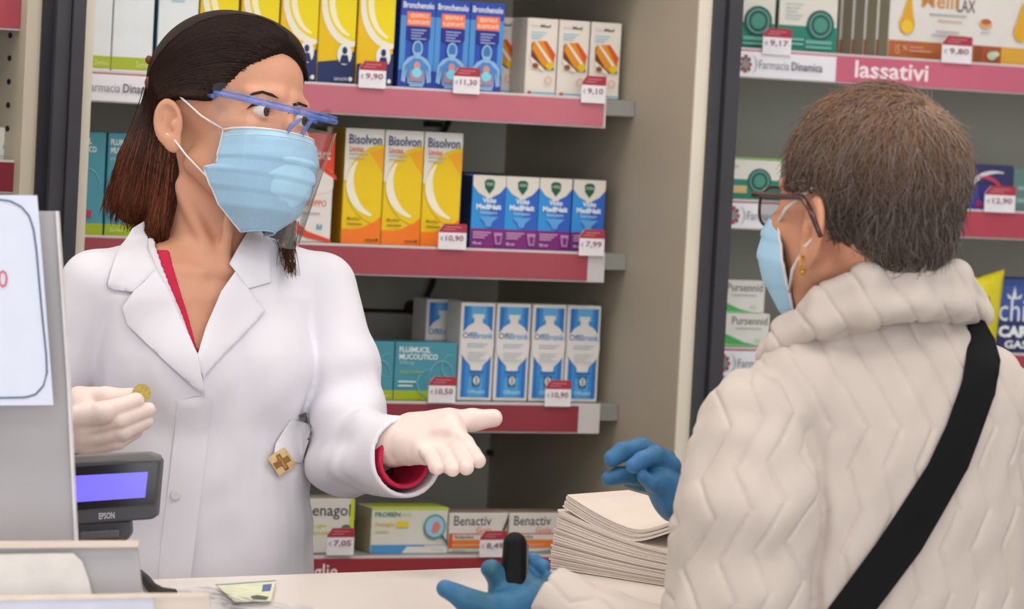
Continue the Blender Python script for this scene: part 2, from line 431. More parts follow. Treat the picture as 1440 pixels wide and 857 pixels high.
for x, l in ((562, 'blue carton with torso drawing beside the yellow cartons, leftmost of three'), (611, 'blue carton with torso drawing, middle of three on the top shelf'), (660, 'blue carton with torso drawing, rightmost of three on the top shelf')):
    put_box('blue_torso', uvz(x, 62, 0)[0], 0, SHZ[0], l, 'blue torso cartons on the top shelf')
W, H = Wd(741, 785, 26, 134, SHZ[0])
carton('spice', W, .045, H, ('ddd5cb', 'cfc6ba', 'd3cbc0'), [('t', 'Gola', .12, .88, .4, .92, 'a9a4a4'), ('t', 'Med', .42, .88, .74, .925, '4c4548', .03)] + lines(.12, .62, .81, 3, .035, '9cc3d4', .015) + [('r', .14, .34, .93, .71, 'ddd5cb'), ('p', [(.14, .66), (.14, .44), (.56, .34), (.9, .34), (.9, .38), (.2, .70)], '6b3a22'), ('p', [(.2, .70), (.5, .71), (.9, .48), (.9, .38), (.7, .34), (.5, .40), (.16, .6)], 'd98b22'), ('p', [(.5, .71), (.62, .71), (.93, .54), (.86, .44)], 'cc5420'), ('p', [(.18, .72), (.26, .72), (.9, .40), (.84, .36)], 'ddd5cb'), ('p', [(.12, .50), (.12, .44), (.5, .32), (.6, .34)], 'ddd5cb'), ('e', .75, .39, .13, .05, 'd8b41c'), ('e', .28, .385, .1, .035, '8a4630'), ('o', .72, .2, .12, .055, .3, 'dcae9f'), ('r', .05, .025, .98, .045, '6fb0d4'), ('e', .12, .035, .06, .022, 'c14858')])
SP = 'pale cartons with spice photo on the top shelf'
for x, l in ((740, 'pale carton with spice photo, leftmost of the front three on the top shelf'), (785, 'pale carton with spice photo, middle of the front three on the top shelf'), (830, 'pale carton with spice photo behind the 9,10 price card')):
    put_box('spice', uvz(x, 82, 0)[0], 0, SHZ[0], l, SP)
for x, v, l in ((726, .05, 'shaded pale spice carton in the back row next to the front one'), (688, .05, 'shaded pale spice carton mostly hidden behind the blue carton')):
    put_box('spice', uvz(x, 82, v)[0] - (.004 if x < 700 else 0), v, SHZ[0], l, SP)
# second shelf
W, H = Wd(90, 152, 185, 322, SHZ[1])
TEAL = [('r', 0, 0, 1, .16, 'a3b520'), ('t', 'FLUIMUCIL', .06, .82, .56, .92, 'dfe9ea', .03), ('t', 'MUCOLITICO', .06, .70, .68, .80, 'dfe9ea', .03), ('t', '200mg', .06, .60, .3, .68, '9fcbd2'), ('t', 'Senza zucchero', .08, .46, .45, .52, 'a9c64a')] + lines(.06, .34, .3, 2, .07, 'cfe2e4', .03) + [('a', .75, .4, .2, .3, 0, 200, .08, '70b4c0'), ('a', .6, .3, .25, .25, 90, 300, .08, '70b4c0'), ('a', .88, .6, .14, .2, 60, 280, .09, '70b4c0'), ('t', 'Zambon', .72, .05, .92, .1, 'd9e2a0')]
TEAL_TALL = [('r', 0, 0, 1, .11, 'a3b520'), ('t', 'FLUIMUCIL', .06, .88, .66, .94, 'dfe9ea', .03), ('t', 'MUCOLITICO', .06, .80, .78, .86, 'dfe9ea', .03), ('t', '600mg', .06, .72, .4, .77, '9fcbd2'), ('a', .6, .45, .3, .2, 0, 220, .08, '70b4c0'), ('a', .4, .3, .3, .16, 90, 300, .08, '70b4c0'), ('r', .58, .17, .72, .24, 'b03a4c'), ('t', 'Zambon', .1, .035, .45, .07, 'd9e2a0')]
carton('teal_tall', W, .05, H, ('4d93a5', '3c7c8e', '458a9b'), TEAL_TALL)
for x, l in ((86, 'teal carton with green base band beside the left cream panel, second shelf'), (150, 'teal carton with green base band partly behind the reddish hair ends')):
    put_box('teal_tall', uvz(x, 255, 0)[0], 0, SHZ[1], l, 'teal cartons on the second shelf')
W, H = Wd(412, 469, 187, 337, SHZ[1])
carton('red_white', W, .05, H, ('e2dcd8', 'cf4a3a', 'd8442e'), [('r', 0, .6, 1, 1, 'e2452f'), ('t', 'Fluifort', .1, .76, .9, .86, 'f0dcd6', .02), ('e', .5, .57, .62, .13, 'e2dcd8'), ('a', .5, .58, .58, .12, 0, 80, .3, 'd8442e'), ('t', 'SCIROPPO', .1, .33, .85, .39, 'd8604c'), ('p', [(0, .22), (.4, .1), (1, .03), (1, 0), (.4, .04), (0, .1)], 'dc4a36'), ('t', 'fd', .62, .12, .76, .17, '5f9cc0', .03), ('r', .2, .26, .7, .275, 'b8b4b8')])
put_box('red_white', uvz(412, 262, 0)[0], 0, SHZ[1], 'red and white syrup carton seen behind the clear face shield')
W, H = Wd(483, 538, 181, 342, SHZ[1])
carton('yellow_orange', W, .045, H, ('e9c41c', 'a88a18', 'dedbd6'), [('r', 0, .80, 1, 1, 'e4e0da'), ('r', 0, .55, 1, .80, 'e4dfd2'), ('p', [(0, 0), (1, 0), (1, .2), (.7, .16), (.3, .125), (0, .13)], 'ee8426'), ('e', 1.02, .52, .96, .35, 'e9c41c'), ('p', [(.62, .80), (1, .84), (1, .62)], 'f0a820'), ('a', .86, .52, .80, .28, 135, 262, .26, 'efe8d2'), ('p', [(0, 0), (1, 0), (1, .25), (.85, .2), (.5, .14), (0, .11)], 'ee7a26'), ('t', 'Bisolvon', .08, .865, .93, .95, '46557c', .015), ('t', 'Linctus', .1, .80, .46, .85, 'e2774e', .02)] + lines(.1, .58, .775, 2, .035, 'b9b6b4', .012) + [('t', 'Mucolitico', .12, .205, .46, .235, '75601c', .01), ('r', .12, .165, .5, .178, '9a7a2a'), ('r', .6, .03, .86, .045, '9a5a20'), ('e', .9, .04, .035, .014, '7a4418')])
for x, l in ((483, 'yellow sun carton with orange base, leftmost of three on the second shelf'), (539, 'yellow sun carton with orange base, middle of three on the second shelf'), (594.5, 'yellow sun carton with orange base behind the 10,90 price card, second shelf')):
    put_box('yellow_orange', uvz(x, 263, 0)[0], 0, SHZ[1], l, 'yellow and orange cartons on the second shelf')
put_box('yellow_orange', uvz(483, 263, 0)[0] - .006, .048, SHZ[1], 'shaded yellow carton in the back row behind the leftmost orange based one', 'yellow and orange cartons on the second shelf')
W, H = Wd(663, 710, 247, 352, SHZ[1])
carton('blue_purple', W, .045, H, ('2f78c8', '1c2e58', 'd8d4cf'), [('r', 0, .27, .55, 1, '3391d8'), ('r', .55, .27, 1, 1, '2f62c0'), ('r', 0, 0, 1, .27, '7d2b77'), ('p', [(0, 1), (1, 1), (1, .86), (.82, .76), (.5, .68), (.18, .76), (0, .86)], 'ddd6cb'), ('p', [(.34, .92), (.42, .95), (.58, .95), (.66, .92), (.64, .83), (.5, .745), (.36, .83)], '1f5a44'), ('t', 'VICKS', .39, .865, .61, .905, 'cfe0d4', .01), ('t', 'Vicks', .3, .625, .72, .695, 'dfe8f2', .04), ('t', 'MediNait', .12, .535, .88, .61, 'dfe8f2', .045), ('t', 'Sciroppo', .24, .46, .76, .52, 'b9d0ec', .01), ('p', [(.2, .44), (.8, .44), (.62, .36), (.58, .3), (.42, .3), (.38, .36)], '5f9fdc')] + lines(.05, .6, .21, 3, .035, 'c79ac0', .018) + [('t', '90 ml', .05, .05, .3, .09, 'd8c0d8', .02), ('p', [(.68, .22), (.94, .22), (.9, .06), (.74, .06)], 'b98ab8'), ('p', [(.74, .18), (.9, .18), (.87, .08), (.78, .08)], '7d2b77')])
for x, l in ((663, 'blue and purple syrup carton, first of four from the yellow cartons'), (710, 'blue and purple syrup carton, second of four from the yellow cartons'), (757, 'blue and purple syrup carton, third of four from the yellow cartons'), (804.5, 'blue and purple syrup carton behind the 7,99 price card')):
    put_box('blue_purple', uvz(x, 300, 0)[0], 0, SHZ[1], l, 'blue and purple cartons on the second shelf')
W, H = Wd(655, 690, 243, 346, SHZ[1], .05)
carton('navy_back', W, .045, H, ('1c2a50', '18223f', '222c48'), [('t', 'NOTTE', .1, .8, .7, .86, '8f9ab8')] + lines(.1, .7, .7, 6, .05, '3f5580', .015))
put_box('navy_back', uvz(652, 300, .05)[0], .05, SHZ[1], 'dark navy carton in the gap between the yellow and the blue cartons')
# third shelf
W, H = Wd(555, 643, 482, 563, SHZ[2])
carton('teal_wide', W, .04, H, ('4d93a5', '3c7c8e', '458a9b'), TEAL)
for x, l in ((465, 'wide teal carton with green base mostly hidden behind the white sleeve'), (555, 'wide teal carton with white capitals left of the bottle print cartons')):
    put_box('teal_wide', uvz(x, 522, 0)[0], 0, SHZ[2], l, 'wide teal cartons on the third shelf')
W, H = Wd(646, 695, 426, 563, SHZ[2])
BOT = [(.34, .885), (.66, .885), (.66, .85), (.62, .84), (.62, .80), (.8, .76), (.96, .68), (.99, .58), (.96, .48), (.82, .41), (.68, .36), (.66, .31), (.34, .31), (.32, .36), (.18, .41), (.04, .48), (.01, .58), (.04, .68), (.2, .76), (.38, .80), (.38, .84), (.34, .85)]
carton('bottle_print', W, .045, H, ('dcd8d6', 'cfccc8', 'd6d2ce'), [('r', .08, .035, .92, .965, '3f8fd4'), ('r', .08, .035, .2, .965, '2f74c0'), ('r', .8, .035, .92, .965, '2f74c0'), ('r', .3, .04, .7, .24, '58a6de'), ('r', .28, .83, .72, .965, '62acdf'), ('p', BOT, 'e0dbd9'), ('t', 'Offi', .06, .635, .38, .70, '5f7c9c', .02), ('t', 'Bronk', .39, .635, .95, .70, '6aa0cc', .02)] + lines(.2, .8, .575, 2, .025, 'b0bccb', .01) + lines(.22, .78, .49, 4, .026, 'c3c5cb', .01) + [('r', .28, .295, .72, .31, '2f5fa8'), ('r', .4, .155, .6, .265, '41506a'), ('e', .5, .21, .085, .045, 'e0dedc'), ('p', [(.47, .175), (.53, .175), (.53, .245), (.47, .245)], '8f8a98'), ('t', 'Offhealth', .25, .075, .75, .115, '9fcbea', .02)])
for x, l in ((646, 'white carton with bottle shape on blue, next to the wide teal carton'), (696.5, 'white carton with bottle shape on blue, second of the row of four'), (747, 'white carton with bottle shape on blue, third of four beside the price card'), (796, 'white carton with bottle shape on blue at the right end of the third shelf')):
    put_box('bottle_print', uvz(x, 495, 0)[0], 0, SHZ[2], l, 'bottle print cartons on the third shelf')
put_box('bottle_print', uvz(598, 480, .06)[0], .06, SHZ[2], 'shaded bottle print carton in the back row above the wide teal carton', 'bottle print cartons on the third shelf')
# fourth shelf
W, H = Wd(424, 498, 702, 779, SHZ[3])
carton('cream_green', W, .05, H, ('ddd8d0', 'b9c43a', 'd0cabf'), [('t', 'Benagol', .04, .62, .93, .9, '43434a', .01), ('t', 'Pastiglie', .1, .46, .48, .54, 'cdd040', .01), ('t', 'Limone', .14, .34, .62, .43, 'cdd040', .01), ('p', [(.93, 1), (1, 1), (1, 0), (.86, 0), (.9, .3)], 'c6d22e'), ('e', .85, .45, .1, .08, '5f6468'), ('r', .05, .1, .2, .12, '9fb8b0')])
put_box('cream_green', uvz(424, 740, 0)[0], 0, SHZ[3], 'cream lozenge carton with green edge beside the white coat, bottom shelf')
W, H = Wd(522, 630, 714, 778, SHZ[3])
carton('cream_blue', W, .05, H, ('dcd9d2', 'b5a898', 'c3cf52'), [('r', 0, .94, 1, 1, 'b9cc4a'), ('t', 'FROBEN', .04, .79, .37, .9, '4f8f62', .03), ('t', 'gola', .39, .79, .52, .9, 'c9d68a'), ('t', 'Pastiglie', .05, .57, .3, .68, 'e0c84a', .02), ('r', .32, .56, .48, .7, 'e8cf3c'), ('r', .05, .46, .22, .5, 'd9cf90'), ('r', 0, 0, 1, .18, '4f94cc'), ('p', [(.4, 0), (1, 0), (1, .14), (.47, .14)], 'dedddb'), ('t', '16 Pastiglie', .78, .04, .95, .08, '6a86a8'), ('r', .7, .14, .98, .17, 'dcd9d2'), ('e', .82, .58, .145, .27, '3f9080'), ('e', .82, .58, .125, .235, '9cc8e4'), ('e', .84, .57, .05, .12, 'd88472'), ('e', .81, .5, .03, .07, 'd88472'), ('p', [(.9, .36), (.93, .40), (1, .22), (1, .16)], '3a6e68')])
put_box('cream_blue', uvz(522, 746, 0)[0], 0, SHZ[3], 'cream carton with magnifier drawing and blue base band, bottom shelf')
W, H = Wd(631, 714, 722, 778, SHZ[3])
carton('white_orange', W, .05, H, ('dcd6d0', 'c8beb4', 'b39c8c'), [('t', 'Benactiv', .08, .68, .72, .93, '4a5258', .01), ('t', 'Gola', .46, .5, .74, .64, 'dd7f6c', .01), ('r', 0, .46, .98, .485, 'd8604c'), ('t', 'Flurbiprofene', .1, .34, .42, .43, '5a5258', .02), ('r', 0, .12, .78, .32, 'e07a38'), ('r', .05, .17, .6, .21, 'e8a070'), ('r', 0, .12, .06, .46, 'd8522e'), ('p', [(.9, .55), (1, .95), (1, .8), (.95, .55)], '3a3436'), ('r', .06, .05, .3, .075, 'a8a4a0'), ('p', [(.4, 0), (.98, .12), (.98, 0)], '8d8880')])
for x, l in ((631, 'white and orange lozenge carton behind the 8,49 price card'), (715.5, 'white and orange lozenge carton next to the paper pile, bottom shelf')):
    put_box('white_orange', uvz(x, 750, 0)[0], 0, SHZ[3], l, 'white and orange cartons on the bottom shelf')
# right cabinet
W, H = Wd(1095, 1178, -60, 76, RZ[0])
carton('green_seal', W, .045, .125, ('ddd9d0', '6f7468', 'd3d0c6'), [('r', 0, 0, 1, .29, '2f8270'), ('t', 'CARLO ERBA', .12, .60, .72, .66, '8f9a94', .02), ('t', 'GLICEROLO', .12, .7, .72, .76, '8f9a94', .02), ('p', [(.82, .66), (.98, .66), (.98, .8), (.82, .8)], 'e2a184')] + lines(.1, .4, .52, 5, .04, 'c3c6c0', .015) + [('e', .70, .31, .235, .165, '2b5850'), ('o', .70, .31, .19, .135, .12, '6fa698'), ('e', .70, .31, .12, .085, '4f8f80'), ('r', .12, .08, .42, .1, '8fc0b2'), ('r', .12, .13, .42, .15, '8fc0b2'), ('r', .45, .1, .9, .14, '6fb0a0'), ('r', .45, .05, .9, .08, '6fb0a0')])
for x, l in ((1007, 'white and green carton with round seal beside the dark post, upper right shelf'), (1096, 'white and green carton with round seal behind the 9,17 price card')):
    put_box('green_seal', uvz(x, 20, 0)[0], 0, RZ[0], l, 'white and green seal cartons')
W, H = Wd(1251, 1445, -60, 84, RZ[0])
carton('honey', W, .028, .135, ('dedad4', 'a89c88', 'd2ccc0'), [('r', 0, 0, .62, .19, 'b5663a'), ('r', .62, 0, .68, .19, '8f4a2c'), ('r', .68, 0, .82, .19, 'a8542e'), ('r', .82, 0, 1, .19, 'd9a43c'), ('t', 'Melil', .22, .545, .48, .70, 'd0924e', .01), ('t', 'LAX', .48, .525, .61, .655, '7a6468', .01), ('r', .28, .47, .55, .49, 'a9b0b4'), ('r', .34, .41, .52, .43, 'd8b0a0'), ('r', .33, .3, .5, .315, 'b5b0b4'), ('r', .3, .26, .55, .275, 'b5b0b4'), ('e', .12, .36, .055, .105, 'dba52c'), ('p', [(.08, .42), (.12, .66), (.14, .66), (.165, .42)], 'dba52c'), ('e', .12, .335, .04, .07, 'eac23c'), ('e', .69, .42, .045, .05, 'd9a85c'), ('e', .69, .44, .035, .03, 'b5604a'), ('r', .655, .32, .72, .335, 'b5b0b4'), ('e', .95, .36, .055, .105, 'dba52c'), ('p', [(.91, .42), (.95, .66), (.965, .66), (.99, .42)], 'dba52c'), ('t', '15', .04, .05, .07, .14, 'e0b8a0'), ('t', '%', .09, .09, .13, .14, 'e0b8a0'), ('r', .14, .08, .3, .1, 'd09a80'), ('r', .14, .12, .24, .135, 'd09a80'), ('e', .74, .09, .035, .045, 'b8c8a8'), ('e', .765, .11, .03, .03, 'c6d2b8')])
for k in range(6):
    l = ['white honey drop carton at the front of the upper right shelf', 'carton edge showing directly behind the honey drop carton', 'second carton edge behind the honey drop carton', 'third carton edge behind the honey drop carton', 'fourth carton edge behind the honey drop carton', 'rearmost carton edge behind the honey drop carton'][k]
    put_box('honey', uvz(1251, 30, 0)[0] - .001 * k, .031 * k, RZ[0], l, 'honey drop cartons one behind the other')
W, H = Wd(1019, 1100, 222, 279, RZ[1])
carton('green_seal_low', W, .045, H, ('ddd9d0', '6f7468', 'b5c89a'), [('r', 0, 0, 1, .48, '2f8270'), ('r', 0, .95, 1, 1, '7fae5a'), ('e', .62, .45, .21, .30, '2b5850'), ('o', .62, .45, .17, .25, .12, '6fa698'), ('e', .62, .45, .1, .15, '4f8f80'), ('r', .15, .15, .4, .33, 'd0b47a'), ('t', 'ERBA', .08, .74, .25, .82, '9aa29c')])
put_box('green_seal_low', uvz(1018, 250, 0)[0], 0, RZ[1], 'low white and green carton with seal beside the eyeglasses')
W, H = Wd(1330, 1424, 231, 297, RZ[1])
carton('purple_swirl', W, .04, H, ('3a3a86', '2c2c60', '33335f'), [('r', 0, .55, 1, 1, '35345f'), ('p', [(0, 0), (.6, 0), (.35, .6), (0, .6)], '3a48b0'), ('a', .72, .35, .42, .52, 70, 200, .2, 'd0d0dc'), ('a', .55, .45, .3, .28, -60, 60, .3, 'b03a5a'), ('a', .6, .4, .22, .35, 20, 120, .25, 'c0405c'), ('e', .5, .12, .06, .08, 'b03a6a')])
put_box('purple_swirl', uvz(1330, 264, 0)[0], 0, RZ[1], 'purple carton with white swirl right of the grey hair')
W, H = Wd(1424, 1480, 238, 299, RZ[1])
carton('dull_teal', W, .04, H, ('5f7f7c', '4f6b68', '6b8884'), [('r', .1, .2, .9, .3, '8aa8a2'), ('r', .1, .5, .7, .58, '8aa8a2')])
put_box('dull_teal', uvz(1425, 268, 0)[0], 0, RZ[1], 'dull teal carton at the right edge beside the purple carton')
W, H = Wd(1003, 1083, 441, 487, RZ[2])
carton('white_green_swoosh', W, .04, H, ('dcdad4', '7fae7a', 'd4d2cc'), [('p', [(0, .55), (.25, .35), (.55, .12), (.85, 0), (0, 0)], '4faa58'), ('p', [(0, .12), (.3, .05), (.8, .03), (.85, 0), (0, 0)], '8fcf92'), ('t', 'Pursennid', .32, .66, .95, .9, '7d7d78', .01), ('r', .4, .52, .85, .56, 'b5b5b0'), ('e', .13, .72, .05, .09, 'e09aa0'), ('t', '40', .72, .12, .84, .25, 'b5d0b5')])
hp = H
put_box('white_green_swoosh', uvz(1003, 464, 0)[0], 0, RZ[2], 'white carton with green swoosh, lower one of the stacked pair', 'green swoosh cartons')
put_box('white_green_swoosh', uvz(1003, 464, 0)[0] - .008, 0.004, RZ[2] + hp + .0006, 'white carton with green swoosh, upper one of the stacked pair', 'green swoosh cartons')
W, H = Wd(1403, 1500, 393, 503, RZ[2])
carton('navy_leaf', W, .06, H, ('3a4f8c', '2c3c6c', '4a5c94'), [('r', 0, 0, 1, .45, '2a3566'), ('r', 0, .5, 1, .9, '42589a'), ('t', 'chic', .0, .42, .55, .73, 'dfe3ee'), ('p', [(.17, .72), (.21, .9), (.25, .72)], 'dfe3ee'), ('p', [(.1, .80), (.2, .72), (.12, .73)], 'dfe3ee'), ('p', [(.32, .80), (.22, .72), (.3, .73)], 'dfe3ee'), ('t', 'CARMINA', -.0, .2, .98, .36, 'eef0f4', .05), ('t', 'GASTRO', .1, .05, .8, .16, 'eef0f4', .03)])
put_box('navy_leaf', uvz(1404, 448, 0)[0], 0, RZ[2], 'navy box with white leaf sign at the right edge')
# yellow pouch
def pouch():
    px = [(1352, 398), (1413, 379), (1404, 470), (1397, 505), (1340, 505)]
    P = [uvz(x, y, -.012) for x, y in px]
    nU, nV = 14, 18; V, F = [], []
    for s in (-1, 1):
        for j in range(nV + 1):
            for i in range(nU + 1):
                a, b = i / nU, j / nV
                top = (1 - a) * np.array(P[0]) + a * np.array(P[1]); bot = (1 - a) * np.array(P[4]) + a * np.array(P[3])
                q = bot * (1 - b) + top * b
                q[1] = max(q[1], RZ[2] + .001)
                th = .014 * (math.sin(math.pi * a) * math.sin(math.pi * min(1, .15 + b * .85))) ** .5 + .0004
                V.append((q[0], -.012 + s * th, q[1]))
    n1 = (nU + 1) * (nV + 1)
    for j in range(nV):
        for i in range(nU):
            k = j * (nU + 1) + i
            F.append((k, k + 1, k + nU + 2, k + nU + 1)); F.append((n1 + k, n1 + k + nU + 1, n1 + k + nU + 2, n1 + k + 1))
    rim = [i for i in range(nU + 1)] + [j * (nU + 1) + nU for j in range(1, nV + 1)] + [nV * (nU + 1) + i for i in range(nU - 1, -1, -1)] + [j * (nU + 1) for j in range(nV - 1, 0, -1)]
    for a, b in zip(rim, rim[1:] + rim[:1]): F.append((a, n1 + a, n1 + b, b))
    t = empty('sweet_pouch'); t.matrix_world = CABM
    link('pouch', pymesh('pouch', V, F, True), t, [mat('pouch_yellow', 'd6c81e', .35, .5, bump=.3, bscale=60)])
    a, z = uvz(1372, 453, -.03); b, z2 = uvz(1397, 417, -.03)
    p = link('pouch_print', print_mesh('pouch_print', b - a, z2 - z, [('t', 'VA', 0, 0, 1, 1, 'a23434', .03)]), t, []); p.location = (a, -.03, z)
    tag(t, 'bright yellow pouch with red letters beside the white quilted collar', 'pouch')
pouch()
# left cabinet box
W, H = Wd(-60, 20, 178, 223, LZ[1], VLB)
carton('white_leaf', W, .045, H, ('dcd8d0', 'cfcac0', 'd5d0c6'), [('e', .93, .5, .12, .2, '9fcf9a'), ('e', .88, .4, .08, .12, '6fa6c8'), ('r', .3, .1, .98, .13, '9cc3d4'), ('t', 'Erbe', .3, .6, .7, .85, '6a8a70')])
put_box('white_leaf', uvz(20, 200, VLB)[0] - W, VLB, LZ[1], 'white carton with green leaf sign at the left edge')

# price cards on the shelf edge
def price(px0, px1, py0, py1, txt, label):
    v = V_STRIP - .006
    u0, u1 = uvz(px0, (py0 + py1) / 2, v)[0], uvz(px1, (py0 + py1) / 2, v)[0]
    zc = (px0 + px1) / 2
    z0, z1 = uvz(zc, py1, v)[1], uvz(zc, py0, v)[1]
    W, H = u1 - u0, z1 - z0
    t = empty('price_card', cab(u0, v, z0), (0, 0, YAW))
    link('card', prism_mesh('card', [(0, 0), (W, 0), (W, H * .97), (W * .97, H), (W * .18, H), (0, H * .74)], 0, .0011), t, [mat('card_white', 'e6e2e6', .4)]).matrix_local = Matrix(((1, 0, 0, 0), (0, 0, -1, .0011), (0, 1, 0, 0), (0, 0, 0, 1)))
    link('card_print', print_mesh('card_print', W, H, [('p', [(0, .66), (1, .66), (1, .97), (.97, 1), (.18, 1), (0, .74)], 'a83444'), ('r', .22, .86, .8, .89, 'd08a90'), ('r', .15, .76, .6, .79, 'd08a90'), ('t', '€', .06, .34, .16, .5, '6f86a8'), ('t', txt, .24, .3, .88, .55, '93586e', .012)]), t, [])
    link('card_clip', box_mesh('card_clip', W * .2, W * .8, .0012, .0075, 0, .004), t, [mat('clip_clear', 'd8d8dc', .2)])
    tag(t, label, 'price card', 'price cards on the shelf edges')
for a in ((505, 543, 86, 124, '9,90', 'white price card 9,90 under the yellow and navy cartons'), (638, 675, 95, 132, '11,30', 'white price card 11,30 in front of the blue torso cartons'), (818, 852, 107, 145, '9,10', 'white price card 9,10 at the right end of the top shelf'),
          (617, 656, 315, 351, '10,90', 'white price card 10,90 under the yellow and orange cartons'), (815, 850, 323, 360, '7,99', 'white price card 7,99 at the right end of the second shelf'),
          (603, 641, 530, 567, '10,50', 'white price card 10,50 in front of the wide teal carton'), (767, 803, 535, 572, '10,90', 'white price card 10,90 in front of the bottle print cartons'),
          (460, 498, 743, 781, '7,05', 'white price card 7,05 on the bottom shelf near the coat'), (675, 712, 747, 784, '8,49', 'white price card 8,49 beside the black wallet'),
          (1073, 1113, 40, 77, '9,17', 'white price card 9,17 on the laxative shelf'), (1325, 1367, 51, 89, '9,80', 'white price card 9,80 below the honey drop carton'), (1385, 1428, 262, 299, '12,90', 'white price card 12,90 in front of the purple carton')):
    price(*a)

# ------------------------------------------------------------------ counter and what stands on it
CZ = 1.0
cA = np.array([-0.346, 3.485]); cang = math.atan2(3.764 - 3.485, 0.0523 + 0.346)
def cpt(a, b, z): return np.array([cA[0] + a * math.cos(cang) + b * math.sin(cang), cA[1] + a * math.sin(cang) - b * math.cos(cang), z])
cnt = empty('shop_counter', cpt(0, 0, 0), (0, 0, cang))
link('worktop', prism_mesh('worktop', [(-1.2, 0), (-1.2, -.475), (-.12, -.475), (.06, -.335), (1.6, -.335), (1.6, 0)], CZ - .04, CZ, .003), cnt, [mat('counter_white', 'ded3cc', .25, .5, scale=5, var=.03)])
link('front_panel', box_mesh('front_panel', -1.15, 1.55, -.30, -.28, .08, CZ - .041), cnt, [mat('counter_panel', 'cfcac4', .4)])
link('plinth', box_mesh('plinth', -1.15, 1.55, -.27, -.03, .001, .079), cnt, [M_DARK])
link('drawer_body', box_mesh('drawer_body', -1.15, 1.55, -.278, -.03, .081, CZ - .041), cnt, [mat('counter_panel', 'cfcac4', .4)])
tag(cnt, 'white shop counter with smooth worktop between the two women', 'counter')
def on_counter(px, py, z=CZ):
    d = CF + (px - 720.0) / FPX * CR - (py - 428.5) / FPX * CU
    return CAMP + d * ((z - CAMP[2]) / d[2])

def slab_obj(name, quad, depth, thick, m, parent=None, depths=None, bev=0.0):
    """flat plate through traced corners at its own distance, with real thickness along the view axis"""
    n = len(quad)
    ds = depths or [depth] * n
    fr = [at(q[0], q[1], dd) for q, dd in zip(quad, ds)]
    c = np.mean(fr, 0)
    bk = [p + CF * thick for p in fr]
    for p in fr + bk: p[2] = max(p[2], CZ + .0008)
    F = [tuple(range(n))[::-1], tuple(range(n, 2 * n))] + [(i, (i + 1) % n, n + (i + 1) % n, n + i) for i in range(n)]
    me = pymesh(name, fr + bk, F)
    bm = bmesh.new(); bm.from_mesh(me)
    if bev: bmesh.ops.bevel(bm, geom=bm.edges[:], offset=bev, segments=2, affect='EDGES', profile=.5)
    bmesh.ops.recalc_face_normals(bm, faces=bm.faces); bm.to_mesh(me); bm.free()
    return link(name, me, parent, [m])
# frosted screen
scr = empty('counter_screen', on_counter(-60, 880))
M_FROST = mat('frosted_plexi', 'aca8ab', .35, .4, var=.05, scale=3, trans=.10)
_p = slab_obj('frosted_panel', [(-160, 296), (78, 297), (94, 540), (110, 872), (-160, 872)], 3.20, .006, M_FROST)
_p.parent = scr; _p.matrix_parent_inverse = Matrix.Translation(-Vector(scr.location))
_p2 = slab_obj('panel_edge', [(78, 297), (81.5, 297), (97.5, 540), (113.5, 872), (110, 872), (94, 540)], 3.196, .012, mat('plexi_edge', 'd6d2d4', .3))
_p2.parent = scr; _p2.matrix_parent_inverse = Matrix.Translation(-Vector(scr.location))
_p3 = slab_obj('foot', [(-160, 866), (114, 866), (116, 884), (-160, 884)], 3.15, .09, mat('plexi_edge', 'd6d2d4', .3))
_p3.parent = scr; _p3.matrix_parent_inverse = Matrix.Translation(-Vector(scr.location))
tag(scr, 'grey frosted plastic counter screen at the left edge', 'screen')
# notice
ntc = empty('paper_notice', at(0, 560, 3.17))
def sub(o, par): o.parent = par; o.matrix_parent_inverse = Matrix.Translation(-Vector(par.location)); return o
sub(slab_obj('sheet', [(-180, 272), (52, 275), (75, 570), (-180, 572)], 3.17, .002, mat('paper_bluewhite', 'd3daea', .5, var=.02)), ntc)
def rr_line(pts, w, depth):
    P = [at(x, y, depth) for x, y in pts]
    return tube_mesh('border_line', P, w, 6)
arc = [(-150, 281), (0, 281), (15, 283), (30, 291), (41, 304), (47, 322), (51, 350), (58, 430), (65, 500), (66, 525), (61, 543), (50, 555), (36, 559), (0, 560), (-150, 562)]
sub(link('border_line', rr_line(arc, .0008, 3.1695), None, [mat('print_line', '4a5478', .5)]), ntc)
_v, _fc, _ = text_geo('0', .0)
_P = [at(-3 + q[0] * 14, 405 - q[1] * 25, 3.1688) for q in _v]
sub(link('printed_zero', pymesh('printed_zero', _P, _fc), None, [ink('cc5a74')]), ntc)
tag(ntc, 'white notice sheet with rounded border line on the frosted screen', 'notice')
# holder and tray in front
hold = empty('leaflet_holder', on_counter(60, 900))
M_HG = mat('holder_grey', 'aaa6a8', .4, var=.03, scale=5)
sub(slab_obj('holder_back', [(-150, 768), (193, 766), (206, 925), (-150, 925)], 3.06, .008, M_HG, bev=.002), hold)
sub(slab_obj('holder_lip', [(-150, 764), (194, 762), (195, 770), (-150, 773)], 3.055, .016, mat('holder_lip', 'd9c8ba', .4)), hold)
_pp = [(-150, 783), (70, 779), (103, 779), (115, 790), (124, 815), (132, 850), (136, 920), (-150, 920)]
sub(slab_obj('leaflet', _pp, 3.05, .003, mat('leaflet_white', 'dad6d0', .5)), hold)
tag(hold, 'grey leaflet holder with a pale leaflet at the lower left corner', 'leaflet holder')
tray = empty('card_tray', on_counter(60, 930))
sub(slab_obj('tray_front', [(-150, 846), (216, 839), (218, 940), (-150, 940)], 3.0, .006, mat('tray_bluewhite', 'ccd0e0', .4)), tray)
sub(slab_obj('tray_back', [(216, 838), (294, 838), (300, 938), (218, 938)], 3.03, .006, mat('tray_beige', 'd0c4b8', .4)), tray)
sub(slab_obj('tray_lip', [(-150, 843), (216, 836), (294, 836), (294, 840), (216, 841), (-150, 848)], 2.995, .012, mat('holder_lip', 'd9c8ba', .4)), tray)
